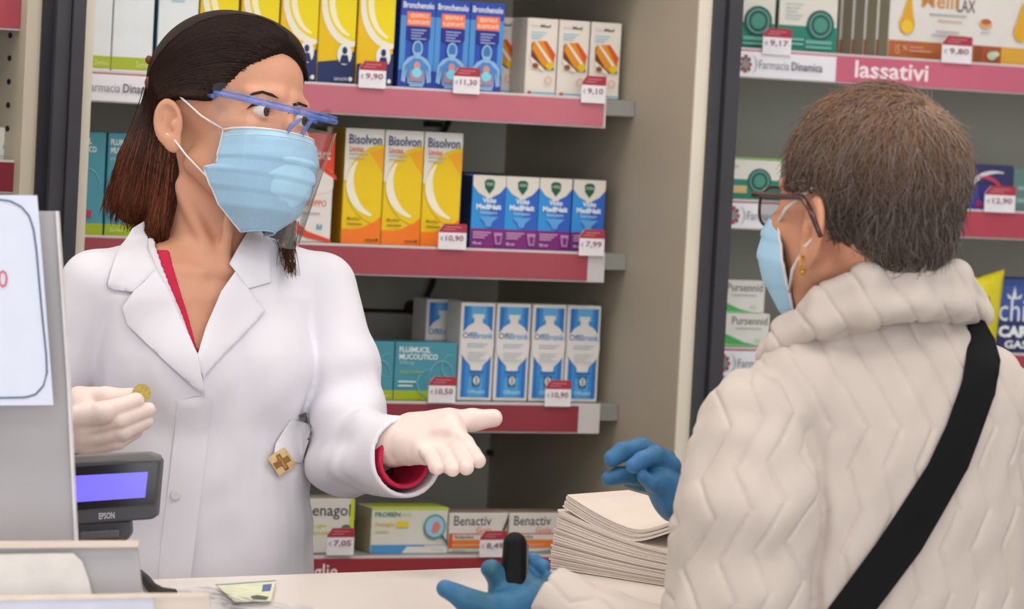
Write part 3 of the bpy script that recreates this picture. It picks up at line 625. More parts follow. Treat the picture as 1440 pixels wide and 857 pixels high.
tag(tray, 'low blue white tray edge along the bottom left of the counter', 'tray')
# customer display
dsp = empty('customer_display', on_counter(140, 830))
DD = 3.42
M_DSP = mat('display_plastic', '3f3f44', .45, var=.05); M_DSPT = mat('display_top', '6a6868', .5)
sub(slab_obj('housing', [(60, 652), (216, 641), (226, 648), (219, 728), (212, 731), (60, 741)], DD, .035, M_DSP, bev=.002), dsp)
sub(slab_obj('top_bevel', [(60, 644), (208, 637), (222, 642), (225, 650), (60, 656)], DD + .0, .033, M_DSPT, bev=.0015), dsp)
sub(slab_obj('bezel', [(60, 660), (222, 650), (217, 709), (60, 722)], DD - .001, .003, mat('display_bezel', '121218', .2, .5)), dsp)
_s = sub(slab_obj('lit_screen', [(60, 672), (208, 664), (204, 700), (60, 710)], DD - .002, .002, mat('display_lit', '6a62f0', .3, var=.03, scale=30, emit=0.75)), dsp)
_v, _fc, _ = text_geo('EPSON', .02)
sub(link('maker_name', pymesh('maker_name', [at(139 + q[0] * 22, 731 - q[1] * 9 - q[0] * 1.5, DD - .0015) for q in _v], _fc), None, [ink('b5b5ba')]), dsp)
sub(slab_obj('neck', [(100, 736), (182, 732), (183, 752), (176, 762), (100, 764)], DD + .006, .03, M_DSP, bev=.002), dsp)
sub(slab_obj('neck_joint', [(112, 748), (168, 745), (168, 757), (112, 760)], DD - .001, .02, mat('display_joint', '4c4c52', .4), bev=.002), dsp)
sub(slab_obj('stand', [(110, 760), (170, 758), (172, 838), (108, 840)], DD + .012, .025, M_DSP, bev=.003), dsp)
tag(dsp, 'dark pole display with lit blue screen beside the frosted screen', 'display')
# banknote, clear bag, cable on the counter
def flat_poly(name, pts, z, thick, m, parent=None):
    P = [on_counter(x, y, z) for x, y in pts]; n = len(P)
    B = [p - np.array([0, 0, thick]) for p in P]
    return link(name, pymesh(name, P + B, [tuple(range(n)), tuple(range(2 * n - 1, n - 1, -1))] + [(i, n + i, n + (i + 1) % n, (i + 1) % n) for i in range(n)]), parent, [m])
nt_ = empty('banknote', on_counter(345, 832))
sub(flat_poly('note_paper', [(303, 822), (388, 816), (381, 845), (330, 846)], CZ + .004, .0008, mat('note_green', 'd0d2b4', .6, var=.1, scale=60)), nt_)
sub(flat_poly('note_flag', [(370, 822.5), (382.5, 821.5), (380, 831), (368, 832)], CZ + .0044, .0003, ink('4a5a9a')), nt_)
sub(flat_poly('note_print', [(352, 839), (362, 837), (378, 840), (374, 844), (356, 843)], CZ + .0044, .0003, ink('3c4a3a')), nt_)
sub(flat_poly('note_stripe', [(303, 822), (388, 816), (387.6, 817.5), (304, 823.6)], CZ + .0044, .0003, ink('7f9a94')), nt_)
tag(nt_, 'greenish banknote lying flat on the white counter', 'banknote')
M_CLR = mat('clear_film', 'dcdce6', .12, .6, var=0, trans=.7)
def film():
    pts = [(215, 826), (290, 822), (330, 836), (380, 846), (440, 853), (440, 872), (300, 880), (225, 850)]
    V, F = [], []
    cx = np.mean(pts, 0); n = len(pts); rings = 8
    for k in range(rings + 1):
        for i in range(n * 3):
            a = i / 3; i0 = int(a); w = a - i0
            p = np.array(pts[i0]) * (1 - w) + np.array(pts[(i0 + 1) % n]) * w
            q = cx + (p - cx) * (k / rings)
            V.append(on_counter(q[0], q[1], CZ + .002 + .004 * (.5 + .5 * math.sin(i * 1.7 + k * 2.1)) * (1 if k < rings else .3)))
    m_ = n * 3
    for k in range(rings):
        for i in range(m_): F.append((k * m_ + i, k * m_ + (i + 1) % m_, (k + 1) * m_ + (i + 1) % m_, (k + 1) * m_ + i))
    return pymesh('clear_bag', V, F, True)
tag(link('clear_bag', film(), None, [M_CLR]), 'crumpled clear plastic bag on the counter beside the banknote', 'plastic bag')
tag(link('cable', tube_mesh('cable', [on_counter(x, y, CZ + .005) for x, y in ((196, 808), (206, 816), (213, 826), (226, 833), (245, 836))], .005), None, [M_BLK]), 'short black cable on the counter behind the leaflet holder', 'cable')

# pile of folded paper bags: each one an own sheet with its own bend
def paper_pile():
    mp = [mat('bag_paper', 'd8ccc2', .6, var=.03, scale=30), mat('bag_paper_warm', 'd2c5bb', .6, var=.03, scale=30)]
    rnd = random.Random(5)
    p0, p1 = on_counter(771, 800), on_counter(925, 824)
    X = (p1 - p0); Wp = float(np.linalg.norm(X)) * 1.12; X = X / np.linalg.norm(X); Yd = np.array([-X[1], X[0], 0]); Dp = .105
    n, low = 30, 22
    for k in range(n):
        off = rnd.uniform(-.0015, .0015) + .00045 * k + (.007 if k >= low else 0); offy = rnd.uniform(-.0015, .0015)
        nx, ny = 20, 5; V, F = [], []
        for s in (0, 1):
            for i in range(nx + 1):
                a = i / nx
                for j in range(ny + 1):
                    jj = j / ny
                    kk = min(k, low - 1) + (s * .82)
                    z = .0029 * kk * (1 - .42 * math.sin(math.pi / 2 * a) * (1 - .7 * jj))
                    if k >= low:
                        z = .0029 * low * (1 - .42 * math.sin(math.pi / 2 * min(1, a * 1.5)) * (1 - .7 * jj)) + (k - low + s * .82) * .0017 + .003 + .026 * max(0, (a - .55) / .45) ** 1.5 * (1 - .3 * jj)
                    V.append(p0 + X * (a * Wp + off) + Yd * (jj * Dp + offy) + np.array([0, 0, z + .0008]))
        m1 = (nx + 1) * (ny + 1); r = ny + 1
        for i in range(nx):
            for j in range(ny):
                q = i * r + j
                F.append((q, q + 1, q + r + 1, q + r)); F.append((m1 + q, m1 + q + r, m1 + q + r + 1, m1 + q + 1))
        rim = [i * r for i in range(nx + 1)] + [nx * r + j for j in range(1, r)] + [i * r + ny for i in range(nx - 1, -1, -1)] + [j for j in range(ny - 1, 0, -1)]
        for a, b in zip(rim, rim[1:] + rim[:1]): F.append((a, b, m1 + b, m1 + a))
        me = pymesh('paper_bag', V, F)
        bm = bmesh.new(); bm.from_mesh(me); bmesh.ops.recalc_face_normals(bm, faces=bm.faces); bm.to_mesh(me); bm.free()
        o = link('paper_bag', me, None, [mp[(k * 7 % 5) % 2]])
        l = 'white flat paper bag pressed in the lower part of the curved pile' if k < low else ('white paper bag in the looser upper bundle of the curved pile' if k < n - 1 else 'topmost white paper bag of the curved pile, its whole face showing')
        tag(o, l, 'paper bag', 'white paper bags in the lower pile' if k < low else 'white paper bags in the upper bundle')
paper_pile()
# ------------------------------------------------------------------ sculpting kit: distance fields meshed with surface nets
def vlen(x, y, z): return np.sqrt(x * x + y * y + z * z)
def s_cap(P, a, b, ra, rb):
    a = np.asarray(a, np.float32); b = np.asarray(b, np.float32); d = b - a; L = float(d @ d) + 1e-9
    px, py, pz = P[0] - a[0], P[1] - a[1], P[2] - a[2]
    t = np.clip((px * d[0] + py * d[1] + pz * d[2]) / L, 0, 1)
    return vlen(px - t * d[0], py - t * d[1], pz - t * d[2]) - (ra + (rb - ra) * t)
def s_ell(P, c, r):
    x, y, z = P[0] - c[0], P[1] - c[1], P[2] - c[2]
    k0 = np.sqrt((x / r[0]) ** 2 + (y / r[1]) ** 2 + (z / r[2]) ** 2)
    k1 = np.sqrt((x / r[0] ** 2) ** 2 + (y / r[1] ** 2) ** 2 + (z / r[2] ** 2) ** 2) + 1e-9
    return k0 * (k0 - 1) / k1
def s_sph(P, c, r): return vlen(P[0] - c[0], P[1] - c[1], P[2] - c[2]) - r
def smin(a, b, k):
    h = np.clip(0.5 + 0.5 * (b - a) / k, 0, 1)
    return b * (1 - h) + a * h - k * h * (1 - h)
def smax(a, b, k): return -smin(-a, -b, k)
def s_chain(P, pts, rads, k=6.0):
    d = None
    for i in range(len(pts) - 1):
        c = s_cap(P, pts[i], pts[i + 1], rads[i], rads[i + 1])
        d = c if d is None else smin(d, c, k)
    return d

def snet(fn, lo, hi, h, B=12):
    lo = np.array(lo, np.float32); hi = np.array(hi, np.float32)
    nb = np.ceil((hi - lo) / (h * B)).astype(int)
    n = nb * B
    cs = [lo[i] + (np.arange(nb[i]) + .5) * B * h for i in range(3)]
    C = np.stack(np.meshgrid(*cs, indexing='ij'), -1).reshape(-1, 3)
    vc = fn((C[:, 0], C[:, 1], C[:, 2]))
    keep = np.abs(vc) < B * h * 1.35
    V = np.repeat(np.repeat(np.repeat(vc.reshape(nb), B, 0), B, 1), B, 2).astype(np.float32)
    idx = np.argwhere(keep.reshape(nb))
    off = np.arange(B)
    for s in range(0, len(idx), 400):
        I = idx[s:s + 400]
        gi = [(I[:, i][:, None] * B + off[None, :]) for i in range(3)]
        shp = (len(I), B, B, B)
        X = np.broadcast_to((lo[0] + gi[0] * h)[:, :, None, None], shp); Y = np.broadcast_to((lo[1] + gi[1] * h)[:, None, :, None], shp); Z = np.broadcast_to((lo[2] + gi[2] * h)[:, None, None, :], shp)
        val = fn((X.reshape(-1).astype(np.float32), Y.reshape(-1).astype(np.float32), Z.reshape(-1).astype(np.float32))).reshape(shp)
        V[gi[0][:, :, None, None], gi[1][:, None, :, None], gi[2][:, None, None, :]] = val
    ins = V < 0
    cnt = np.zeros(tuple(np.array(V.shape) - 1), np.int8)
    for a in (0, 1):
        for b in (0, 1):
            for c in (0, 1):
                cnt += ins[a:a + cnt.shape[0], b:b + cnt.shape[1], c:c + cnt.shape[2]]
    act = np.argwhere((cnt > 0) & (cnt < 8))
    cid = np.full(cnt.shape, -1, np.int32); cid[act[:, 0], act[:, 1], act[:, 2]] = np.arange(len(act))
    corners = [(a, b, c) for a in (0, 1) for b in (0, 1) for c in (0, 1)]
    cv = np.stack([V[act[:, 0] + a, act[:, 1] + b, act[:, 2] + c] for a, b, c in corners], 1)
    acc = np.zeros((len(act), 3)); num = np.zeros(len(act))
    for i in range(8):
        for j in range(i + 1, 8):
            if sum(abs(p - q) for p, q in zip(corners[i], corners[j])) != 1: continue
            v0, v1 = cv[:, i], cv[:, j]; m = (v0 < 0) != (v1 < 0)
            t = np.where(m, v0 / np.where(m, v0 - v1, 1), 0)
            p = np.array(corners[i])[None, :] + t[:, None] * (np.array(corners[j]) - np.array(corners[i]))[None, :]
            acc += p * m[:, None]; num += m
    pos = (act + acc / np.maximum(num, 1)[:, None]) * h + lo
    quads = []
    for ax in range(3):
        sl0 = [slice(None)] * 3; sl1 = [slice(None)] * 3; sl0[ax] = slice(0, -1); sl1[ax] = slice(1, None)
        a, b = ins[tuple(sl0)], ins[tuple(sl1)]
        e = np.argwhere(a != b); flip = a[e[:, 0], e[:, 1], e[:, 2]]
        o1, o2 = (ax + 1) % 3, (ax + 2) % 3
        ok = (e[:, o1] > 0) & (e[:, o2] > 0) & (e[:, o1] < cnt.shape[o1]) & (e[:, o2] < cnt.shape[o2]) & (e[:, ax] < cnt.shape[ax])
        e, flip = e[ok], flip[ok]
        def cell(d1, d2):
            q = e.copy(); q[:, o1] -= d1; q[:, o2] -= d2
            return cid[q[:, 0], q[:, 1], q[:, 2]]
        Q = np.stack([cell(1, 1), cell(0, 1), cell(0, 0), cell(1, 0)], 1)
        Q[~flip] = Q[~flip][:, ::-1]
        quads.append(Q)
    Q = np.concatenate(quads); Q = Q[(Q >= 0).all(1)]
    return pos.astype(np.float32), Q

def np_mesh(name, pos, Q, smooth=True):
    me = bpy.data.meshes.new(name)
    Q = np.asarray(Q, np.int32)
    me.vertices.add(len(pos)); me.vertices.foreach_set('co', np.asarray(pos, np.float32).ravel())
    k = Q.shape[1]
    me.loops.add(Q.size); me.loops.foreach_set('vertex_index', Q.ravel())
    me.polygons.add(len(Q)); me.polygons.foreach_set('loop_start', np.arange(0, Q.size, k, dtype=np.int32))
    try: me.polygons.foreach_set('loop_total', np.full(len(Q), k, np.int32))
    except Exception: pass
    me.update(calc_edges=True); me.validate()
    if smooth: me.polygons.foreach_set('use_smooth', np.ones(len(me.polygons), bool))
    return me

def vnormals(pos, Q):
    a, b, c, d = (pos[Q[:, i]] for i in range(4))
    n = np.cross(c - a, d - b); N = np.zeros_like(pos)
    for i in range(4): np.add.at(N, Q[:, i], n)
    return N / (np.linalg.norm(N, axis=1, keepdims=True) + 1e-9)

def smooth_pos(pos, Q, it=2, w=.5):
    e = np.concatenate([Q[:, [0, 1]], Q[:, [1, 2]], Q[:, [2, 3]], Q[:, [3, 0]]])
    for _ in range(it):
        acc = np.zeros_like(pos); n = np.zeros(len(pos))
        np.add.at(acc, e[:, 0], pos[e[:, 1]]); np.add.at(n, e[:, 0], 1)
        np.add.at(acc, e[:, 1], pos[e[:, 0]]); np.add.at(n, e[:, 1], 1)
        pos = pos * (1 - w) + w * acc / np.maximum(n, 1)[:, None]
    return pos

def vnoise(p, s, seed=0):
    """cheap smooth noise from summed sines"""
    r = np.random.RandomState(seed); o = np.zeros(len(p))
    for k in range(7):
        d = r.normal(size=3); d /= np.linalg.norm(d); f = (0.6 + r.rand() * 1.6) / s
        o += np.sin(p @ d * f * 2 * math.pi + r.rand() * 6.28)
    return o / 3.5

class Fig:
    """a figure's own rigid frame: x right, y down, d away, one uniform scale"""
    def __init__(self, x0, y0, depth):
        self.o = np.array([x0, y0, 0.0]); self.s = depth / FPX; self.P0 = at(x0, y0, depth)
        self.M = np.stack([CR, -CU, CF])
        dn = -np.array([0, 0, 1.0]); self.down = np.array([dn @ CR, dn @ -CU, dn @ CF])
    def w(self, p):
        p = np.asarray(p, float).reshape(-1, 3)
        return self.P0 + ((p - self.o) * self.s) @ self.M
    def drop(self, p, L): return tuple(np.asarray(p, float) + self.down * L)
    def mesh(self, name, pos, Q, smooth=True):
        return np_mesh(name, self.w(pos), Q, smooth)
    def floor_y(self, p):
        z = self.w(p)[0][2]; return z / self.s

def cast(fn, xy, d0, d1, n=90):
    """first surface met along d at those spots; where missed, the closest approach"""
    xy = np.asarray(xy, np.float32); ds = np.linspace(d0, d1, n).astype(np.float32)
    X = np.repeat(xy[:, 0], n); Y = np.repeat(xy[:, 1], n); D = np.tile(ds, len(xy))
    v = fn((X, Y, D)).reshape(len(xy), n)
    hit = v < 0; first = hit.argmax(1); any_ = hit.any(1)
    out = ds[v.argmin(1)].copy()
    i = np.nonzero(any_ & (first > 0))[0]; f = first[i]
    v0, v1 = v[i, f - 1], v[i, f]; t = v0 / (v0 - v1 + 1e-9)
    out[i] = ds[f - 1] + t * (ds[1] - ds[0])
    return out, any_

def drape(fig, name, poly, fn, off, thick, d0, d1, m, parent, res=5.0, puff=0.0, smooth_it=2, wave=None):
    """a piece of cloth or card laid on a surface: outline poly, lifted by off, with its own thickness"""
    P = [np.array(p, float) for p in poly]; B = []
    for a, b in zip(P, P[1:] + P[:1]):
        k = max(1, int(np.linalg.norm(b - a) / res))
        for i in range(k): B.append(a + (b - a) * i / k)
    B = np.array(B); nB = len(B)
    lo, hi = B.min(0), B.max(0)
    gx, gy = np.meshgrid(np.arange(lo[0] + res * .5, hi[0], res), np.arange(lo[1] + res * .5, hi[1], res))
    G = np.stack([gx.ravel(), gy.ravel()], 1)
    inside = np.zeros(len(G), bool)
    for a, b in zip(B, np.roll(B, -1, 0)):
        c = ((a[1] > G[:, 1]) != (b[1] > G[:, 1])) & (G[:, 0] < (b[0] - a[0]) * (G[:, 1] - a[1]) / (b[1] - a[1] + 1e-12) + a[0])
        inside ^= c
    G = G[inside]
    dist = np.min(np.linalg.norm(G[:, None, :] - B[None], axis=2), axis=1) if len(G) else np.zeros(0)
    G = G[dist > res * .45]
    pts = np.concatenate([B, G])
    r = delaunay_2d_cdt([Vector(p) for p in pts], [(i, (i + 1) % nB) for i in range(nB)], [], 1, 1e-4)
    vv = np.array([(v.x, v.y) for v in r[0]]); tri = [tuple(f) for f in r[2]]
    d, ok = cast(fn, vv, d0, d1)
    nb = [[] for _ in vv]
    for t in tri:
        for i in range(len(t)): nb[t[i]] += [t[i - 1]]
    for _ in range(smooth_it):
        d = np.array([0.5 * d[i] + 0.5 * np.mean(d[nb[i]]) if nb[i] else d[i] for i in range(len(d))])
    if puff:
        bd = np.min(np.linalg.norm(vv[:, None, :] - B[None], axis=2), axis=1)
        d = d - puff * np.sqrt(np.minimum(1, bd / 8.0))
    if wave is not None: d = d + wave(vv)
    fr = np.concatenate([vv, (d - off - thick)[:, None]], 1); bk = np.concatenate([vv, (d - off)[:, None]], 1)
    n = len(vv)
    F = []
    ed = {}
    for t in tri:
        a = vv[t[0]]; b = vv[t[1]]; c = vv[t[2]]
        if (b[0] - a[0]) * (c[1] - a[1]) - (b[1] - a[1]) * (c[0] - a[0]) < 0: t = t[::-1]
        F.append(tuple(t)[::-1]); F.append(tuple(i + n for i in t))
        for i in range(len(t)): ed[(t[i], t[(i + 1) % len(t)])] = 1
    for (a, b) in list(ed):
        if (b, a) not in ed: F.append((a, b, b + n, a + n))
    me = pymesh(name, fig.w(np.concatenate([fr, bk])), F, True)
    bm = bmesh.new(); bm.from_mesh(me); bmesh.ops.recalc_face_normals(bm, faces=bm.faces)
    for e in bm.edges:
        if len(e.link_faces) == 2 and e.calc_face_angle(0) > 1.0: e.smooth = False
    bm.to_mesh(me); bm.free()
    return link(name, me, parent, [m])

def strands_mesh(fig, name, L, r0, r1, cols):
    """L: (N,K,3) polylines in figure space; three-sided tapering hairs; cols (N,K,3) linear colours"""
    L = np.asarray(L, float); N, K, _ = L.shape
    T = np.gradient(L, axis=1); T /= np.linalg.norm(T, axis=2, keepdims=True) + 1e-9
    A = np.cross(T, np.array([.2, .1, .97])); A /= np.linalg.norm(A, axis=2, keepdims=True) + 1e-9
    Bn = np.cross(T, A)
    rad = np.linspace(1, 0, K) ** .6; rad = r1 + (r0 - r1) * rad
    V = np.stack([L + (A * math.cos(a) + Bn * math.sin(a)) * rad[None, :, None] for a in (0, 2.094, 4.189)], 2)
    base = (np.arange(N)[:, None] * K + np.arange(K - 1)[None, :]) * 3
    Q = np.stack([np.stack([base + k, base + (k + 1) % 3, base + 3 + (k + 1) % 3, base + 3 + k], -1) for k in range(3)], 2).reshape(-1, 4)
    me = fig.mesh(name, V.reshape(-1, 3), Q)
    at_ = me.color_attributes.new('hair_col', 'FLOAT_COLOR', 'POINT')
    c = np.repeat(cols.reshape(-1, 3), 3, axis=0); c = np.concatenate([c, np.ones((len(c), 1))], 1)
    at_.data.foreach_set('color', c.astype(np.float32).ravel())
    return me

def guides(G, n, K, rnd, jit):
    """n strands blended between neighbouring guide curves"""
    R = []
    for g in G:
        g = np.array(g, float); t = np.linspace(0, 1, len(g)); tt = np.linspace(0, 1, K)
        # smooth resample
        q = np.stack([np.interp(tt, t, g[:, i]) for i in range(g.shape[1])], 1)
        for _ in range(3): q[1:-1] = .25 * q[:-2] + .5 * q[1:-1] + .25 * q[2:]
        R.append(q)
    R = np.array(R); a = rnd.rand(n) * (len(G) - 1); i = np.minimum(a.astype(int), len(G) - 2); w = (a - i)[:, None, None]
    S = R[i] * (1 - w) + R[i + 1] * w
    ph = rnd.rand(n, 1) * 6.28; tt = np.linspace(0, 1, K)[None, :]
    S[..., 0] += jit * np.sin(ph + tt * (2 + 3 * rnd.rand(n, 1))) + rnd.normal(size=(n, 1)) * jit * .6
    S[..., 1] += jit * np.sin(ph * 1.7 + tt * (2 + 3 * rnd.rand(n, 1))) + rnd.normal(size=(n, 1)) * jit * .6
    return S

class Head:
    """head frame in millimetres: f forward, l to the person's left, u up, from the middle of the ear axis"""
    def __init__(self, C, F, L, k):
        self.C = np.array(C, float); self.k = k
        F = np.array(F, float); F /= np.linalg.norm(F)
        L = np.array(L, float); L -= F * (L @ F); L /= np.linalg.norm(L)
        self.F, self.L = F, L; self.U = np.cross(F, L)
    def inv(self, P):
        x, y, z = P[0] - self.C[0], P[1] - self.C[1], P[2] - self.C[2]
        g = lambda a: ((x * a[0] + y * a[1] + z * a[2]) / self.k).astype(np.float32)
        return g(self.F), g(self.L), g(self.U)
    def px(self, q):
        q = np.asarray(q, float).reshape(-1, 3)
        return self.C + self.k * (q[:, :1] * self.F + q[:, 1:2] * self.L + q[:, 2:3] * self.U)
    def sdf(self, P, es=.88):
        q = self.inv(P); A = (q[0], np.abs(q[1]), q[2])
        d = s_ell(q, (-6, 0, 48), (96, 74, 80))
        d = smin(d, s_ell(q, (40, 0, -18), (58, 56, 78)), 18)
        d = smin(d, s_cap(A, (10, 47, -48), (72, 16, -84), 15, 15), 16)
        d = smin(d, s_sph(q, (84, 0, -84), 14), 14)
        d = smin(d, s_ell(A, (64, 38, -8), (28, 22, 20)), 14)
        d = smin(d, s_cap(A, (86, 10, 34), (76, 42, 32), 9, 8), 10)
        d = smax(d, -s_sph(A, (104, 31, 15), 16), 9)
        d = smin(d, s_cap(q, (90, 0, 22), (108, 0, -18), 7, 8.5), 8)
        d = smin(d, s_sph(A, (98, 11, -24), 7.5), 5)
        d = smin(d, s_ell(q, (98, 0, -50), (12, 24, 6)), 5)
        d = smin(d, s_ell(q, (96, 0, -60), (12, 20, 7)), 5)
        # eyelids round the ball
        lid = s_sph(A, (80, 31, 16), 13.6)
        slit = s_ell(A, (92, 31, 15.5), (14, 15, 6.0))
        d = smin(d, smax(lid, -slit, 1.5), 3)
        d = smax(d, -smax(slit, -(A[0] - 84), 2), 1.5)
        # ears
        e = None
        ex, el, eu = (q[0] + 8) / es, (A[1] - 80) / es, (q[2] + 11) / es
        lean = el - (-ex) * .35
        ca, sa = math.cos(.22), math.sin(.22)
        x2, u2 = ex * ca + eu * sa, -ex * sa + eu * ca
        ear = s_ell((x2, lean, u2), (0, 0, 2), (19, 7, 31))
        lobe = s_ell((x2, lean, u2), (5, 0, -27), (10, 5, 11))
        ear = smin(ear, lobe, 6)
        ear = smax(ear, -s_ell((x2, lean, u2), (3, 9, 4), (13.5, 12, 22)), 2)
        ear = smin(ear, s_ell((x2, lean, u2), (9, 1, -3), (5, 5, 8)), 4)
        ear = smin(ear, s_cap((x2, lean, u2), (-5, 0, -12), (-2, 0, 13), 2.6, 2.2), 3)
        d = smin(d, ear * es, 5)
        return d * self.k

M_SKIN = mat('skin_warm', 'cb9478', .5, .35, var=.05, scale=30, sss=.12, bump=.05, bscale=900)
M_SKIN2 = mat('skin_tan', 'c98f72', .5, .35, var=.07, scale=30, sss=.12, bump=.08, bscale=900)
M_WHITE = mat('coat_cotton', 'd9d6de', .8, .2, var=.015, scale=20, sheen=.1, bump=.06, bscale=1500)
M_PINK = mat('shirt_red', 'c02848', .8, .2, var=.08, scale=90)
M_LATEX = mat('latex_glove', 'dfcac3', .42, .4, var=.04, scale=50, sss=.1, bump=.12, bscale=500)
M_NITR = mat('nitrile_glove', '2a5c68', .5, .3, var=.1, scale=16, bump=.25, bscale=260, hex2='3c72a6')
M_MASK = mat('mask_blue', 'a5cbe4', .75, .2, var=.02, scale=200, bump=.05, bscale=1800)
M_LOOP = mat('mask_loop', 'e2dcdc', .8)
M_TROU = mat('trousers_dark', '2c2e38', .85)
M_SHOE = mat('shoe_black', '202024', .5)
def mix_hair(name, rough=.55):
    m = mat(name, '2a1a14', rough, .22, attr='hair_col'); return m
M_HAIR = mix_hair('hair_strands')

def shield_material():
    m = bpy.data.materials.new('clear_shield'); m.use_nodes = True; nt = m.node_tree; nt.nodes.clear()
    o = nt.nodes.new('ShaderNodeOutputMaterial'); t = nt.nodes.new('ShaderNodeBsdfTransparent'); g = nt.nodes.new('ShaderNodeBsdfGlossy'); mx = nt.nodes.new('ShaderNodeMixShader'); lw = nt.nodes.new('ShaderNodeLayerWeight'); mp = nt.nodes.new('ShaderNodeMapRange')
    t.inputs[0].default_value = (.955, .96, .975, 1); g.inputs['Roughness'].default_value = .06; lw.inputs[0].default_value = .25
    mp.inputs['To Min'].default_value = .015; mp.inputs['To Max'].default_value = .8
    nt.links.new(lw.outputs['Facing'], mp.inputs['Value']); nt.links.new(mp.outputs[0], mx.inputs[0]); nt.links.new(t.outputs[0], mx.inputs[1]); nt.links.new(g.outputs[0], mx.inputs[2]); nt.links.new(mx.outputs[0], o.inputs[0])
    return m
M_SHIELD = shield_material()

def limb_to_floor(fig, hips, parent, hem_y, r0, r1, trouser_mat, spread):
    """trouser legs and shoes down to the floor"""
    feet = []
    def fn(P):
        d = None
        for h, f in zip(hips, feet_):
            c = s_chain(P, [h, tuple((np.array(h) + np.array(f)) / 2 + np.array([0, 0, -12])), f], [r0, (r0 + r1) / 2, r1], 20)
            d = c if d is None else smin(d, c, 25)
        return d
    feet_ = [fig.drop(h, fig.floor_y(h) - 60) for h in hips]
    pts = np.array(hips + feet_); lo = pts.min(0) - r0 - 20; hi = pts.max(0) + r0 + 20
    pos, Q = snet(fn, lo, hi, 12)
    link('trousers', fig.mesh('trousers', pos, Q), parent, [trouser_mat])
    return feet_

def shoe(fig, foot, fwd, parent):
    f = np.array(foot); a = f + fig.down * 30 - np.array(fwd) * 30; b = f + fig.down * 36 + np.array(fwd) * 120
    fl = fig.floor_y(f)
    def fn(P):
        d = smin(s_cap(P, a, b, 34, 30), s_cap(P, f - fig.down * 30, a, 36, 36), 20)
        z = (P[0] - f[0]) * fig.down[0] + (P[1] - f[1]) * fig.down[1] + (P[2] - f[2]) * fig.down[2]
        return np.maximum(d, z - (fl - 2))
    lo = np.minimum(a, b) - 90; hi = np.maximum(a, b) + 90
    pos, Q = snet(fn, lo, hi, 6)
    link('shoe', fig.mesh('shoe', pos, Q), parent, [M_SHOE])
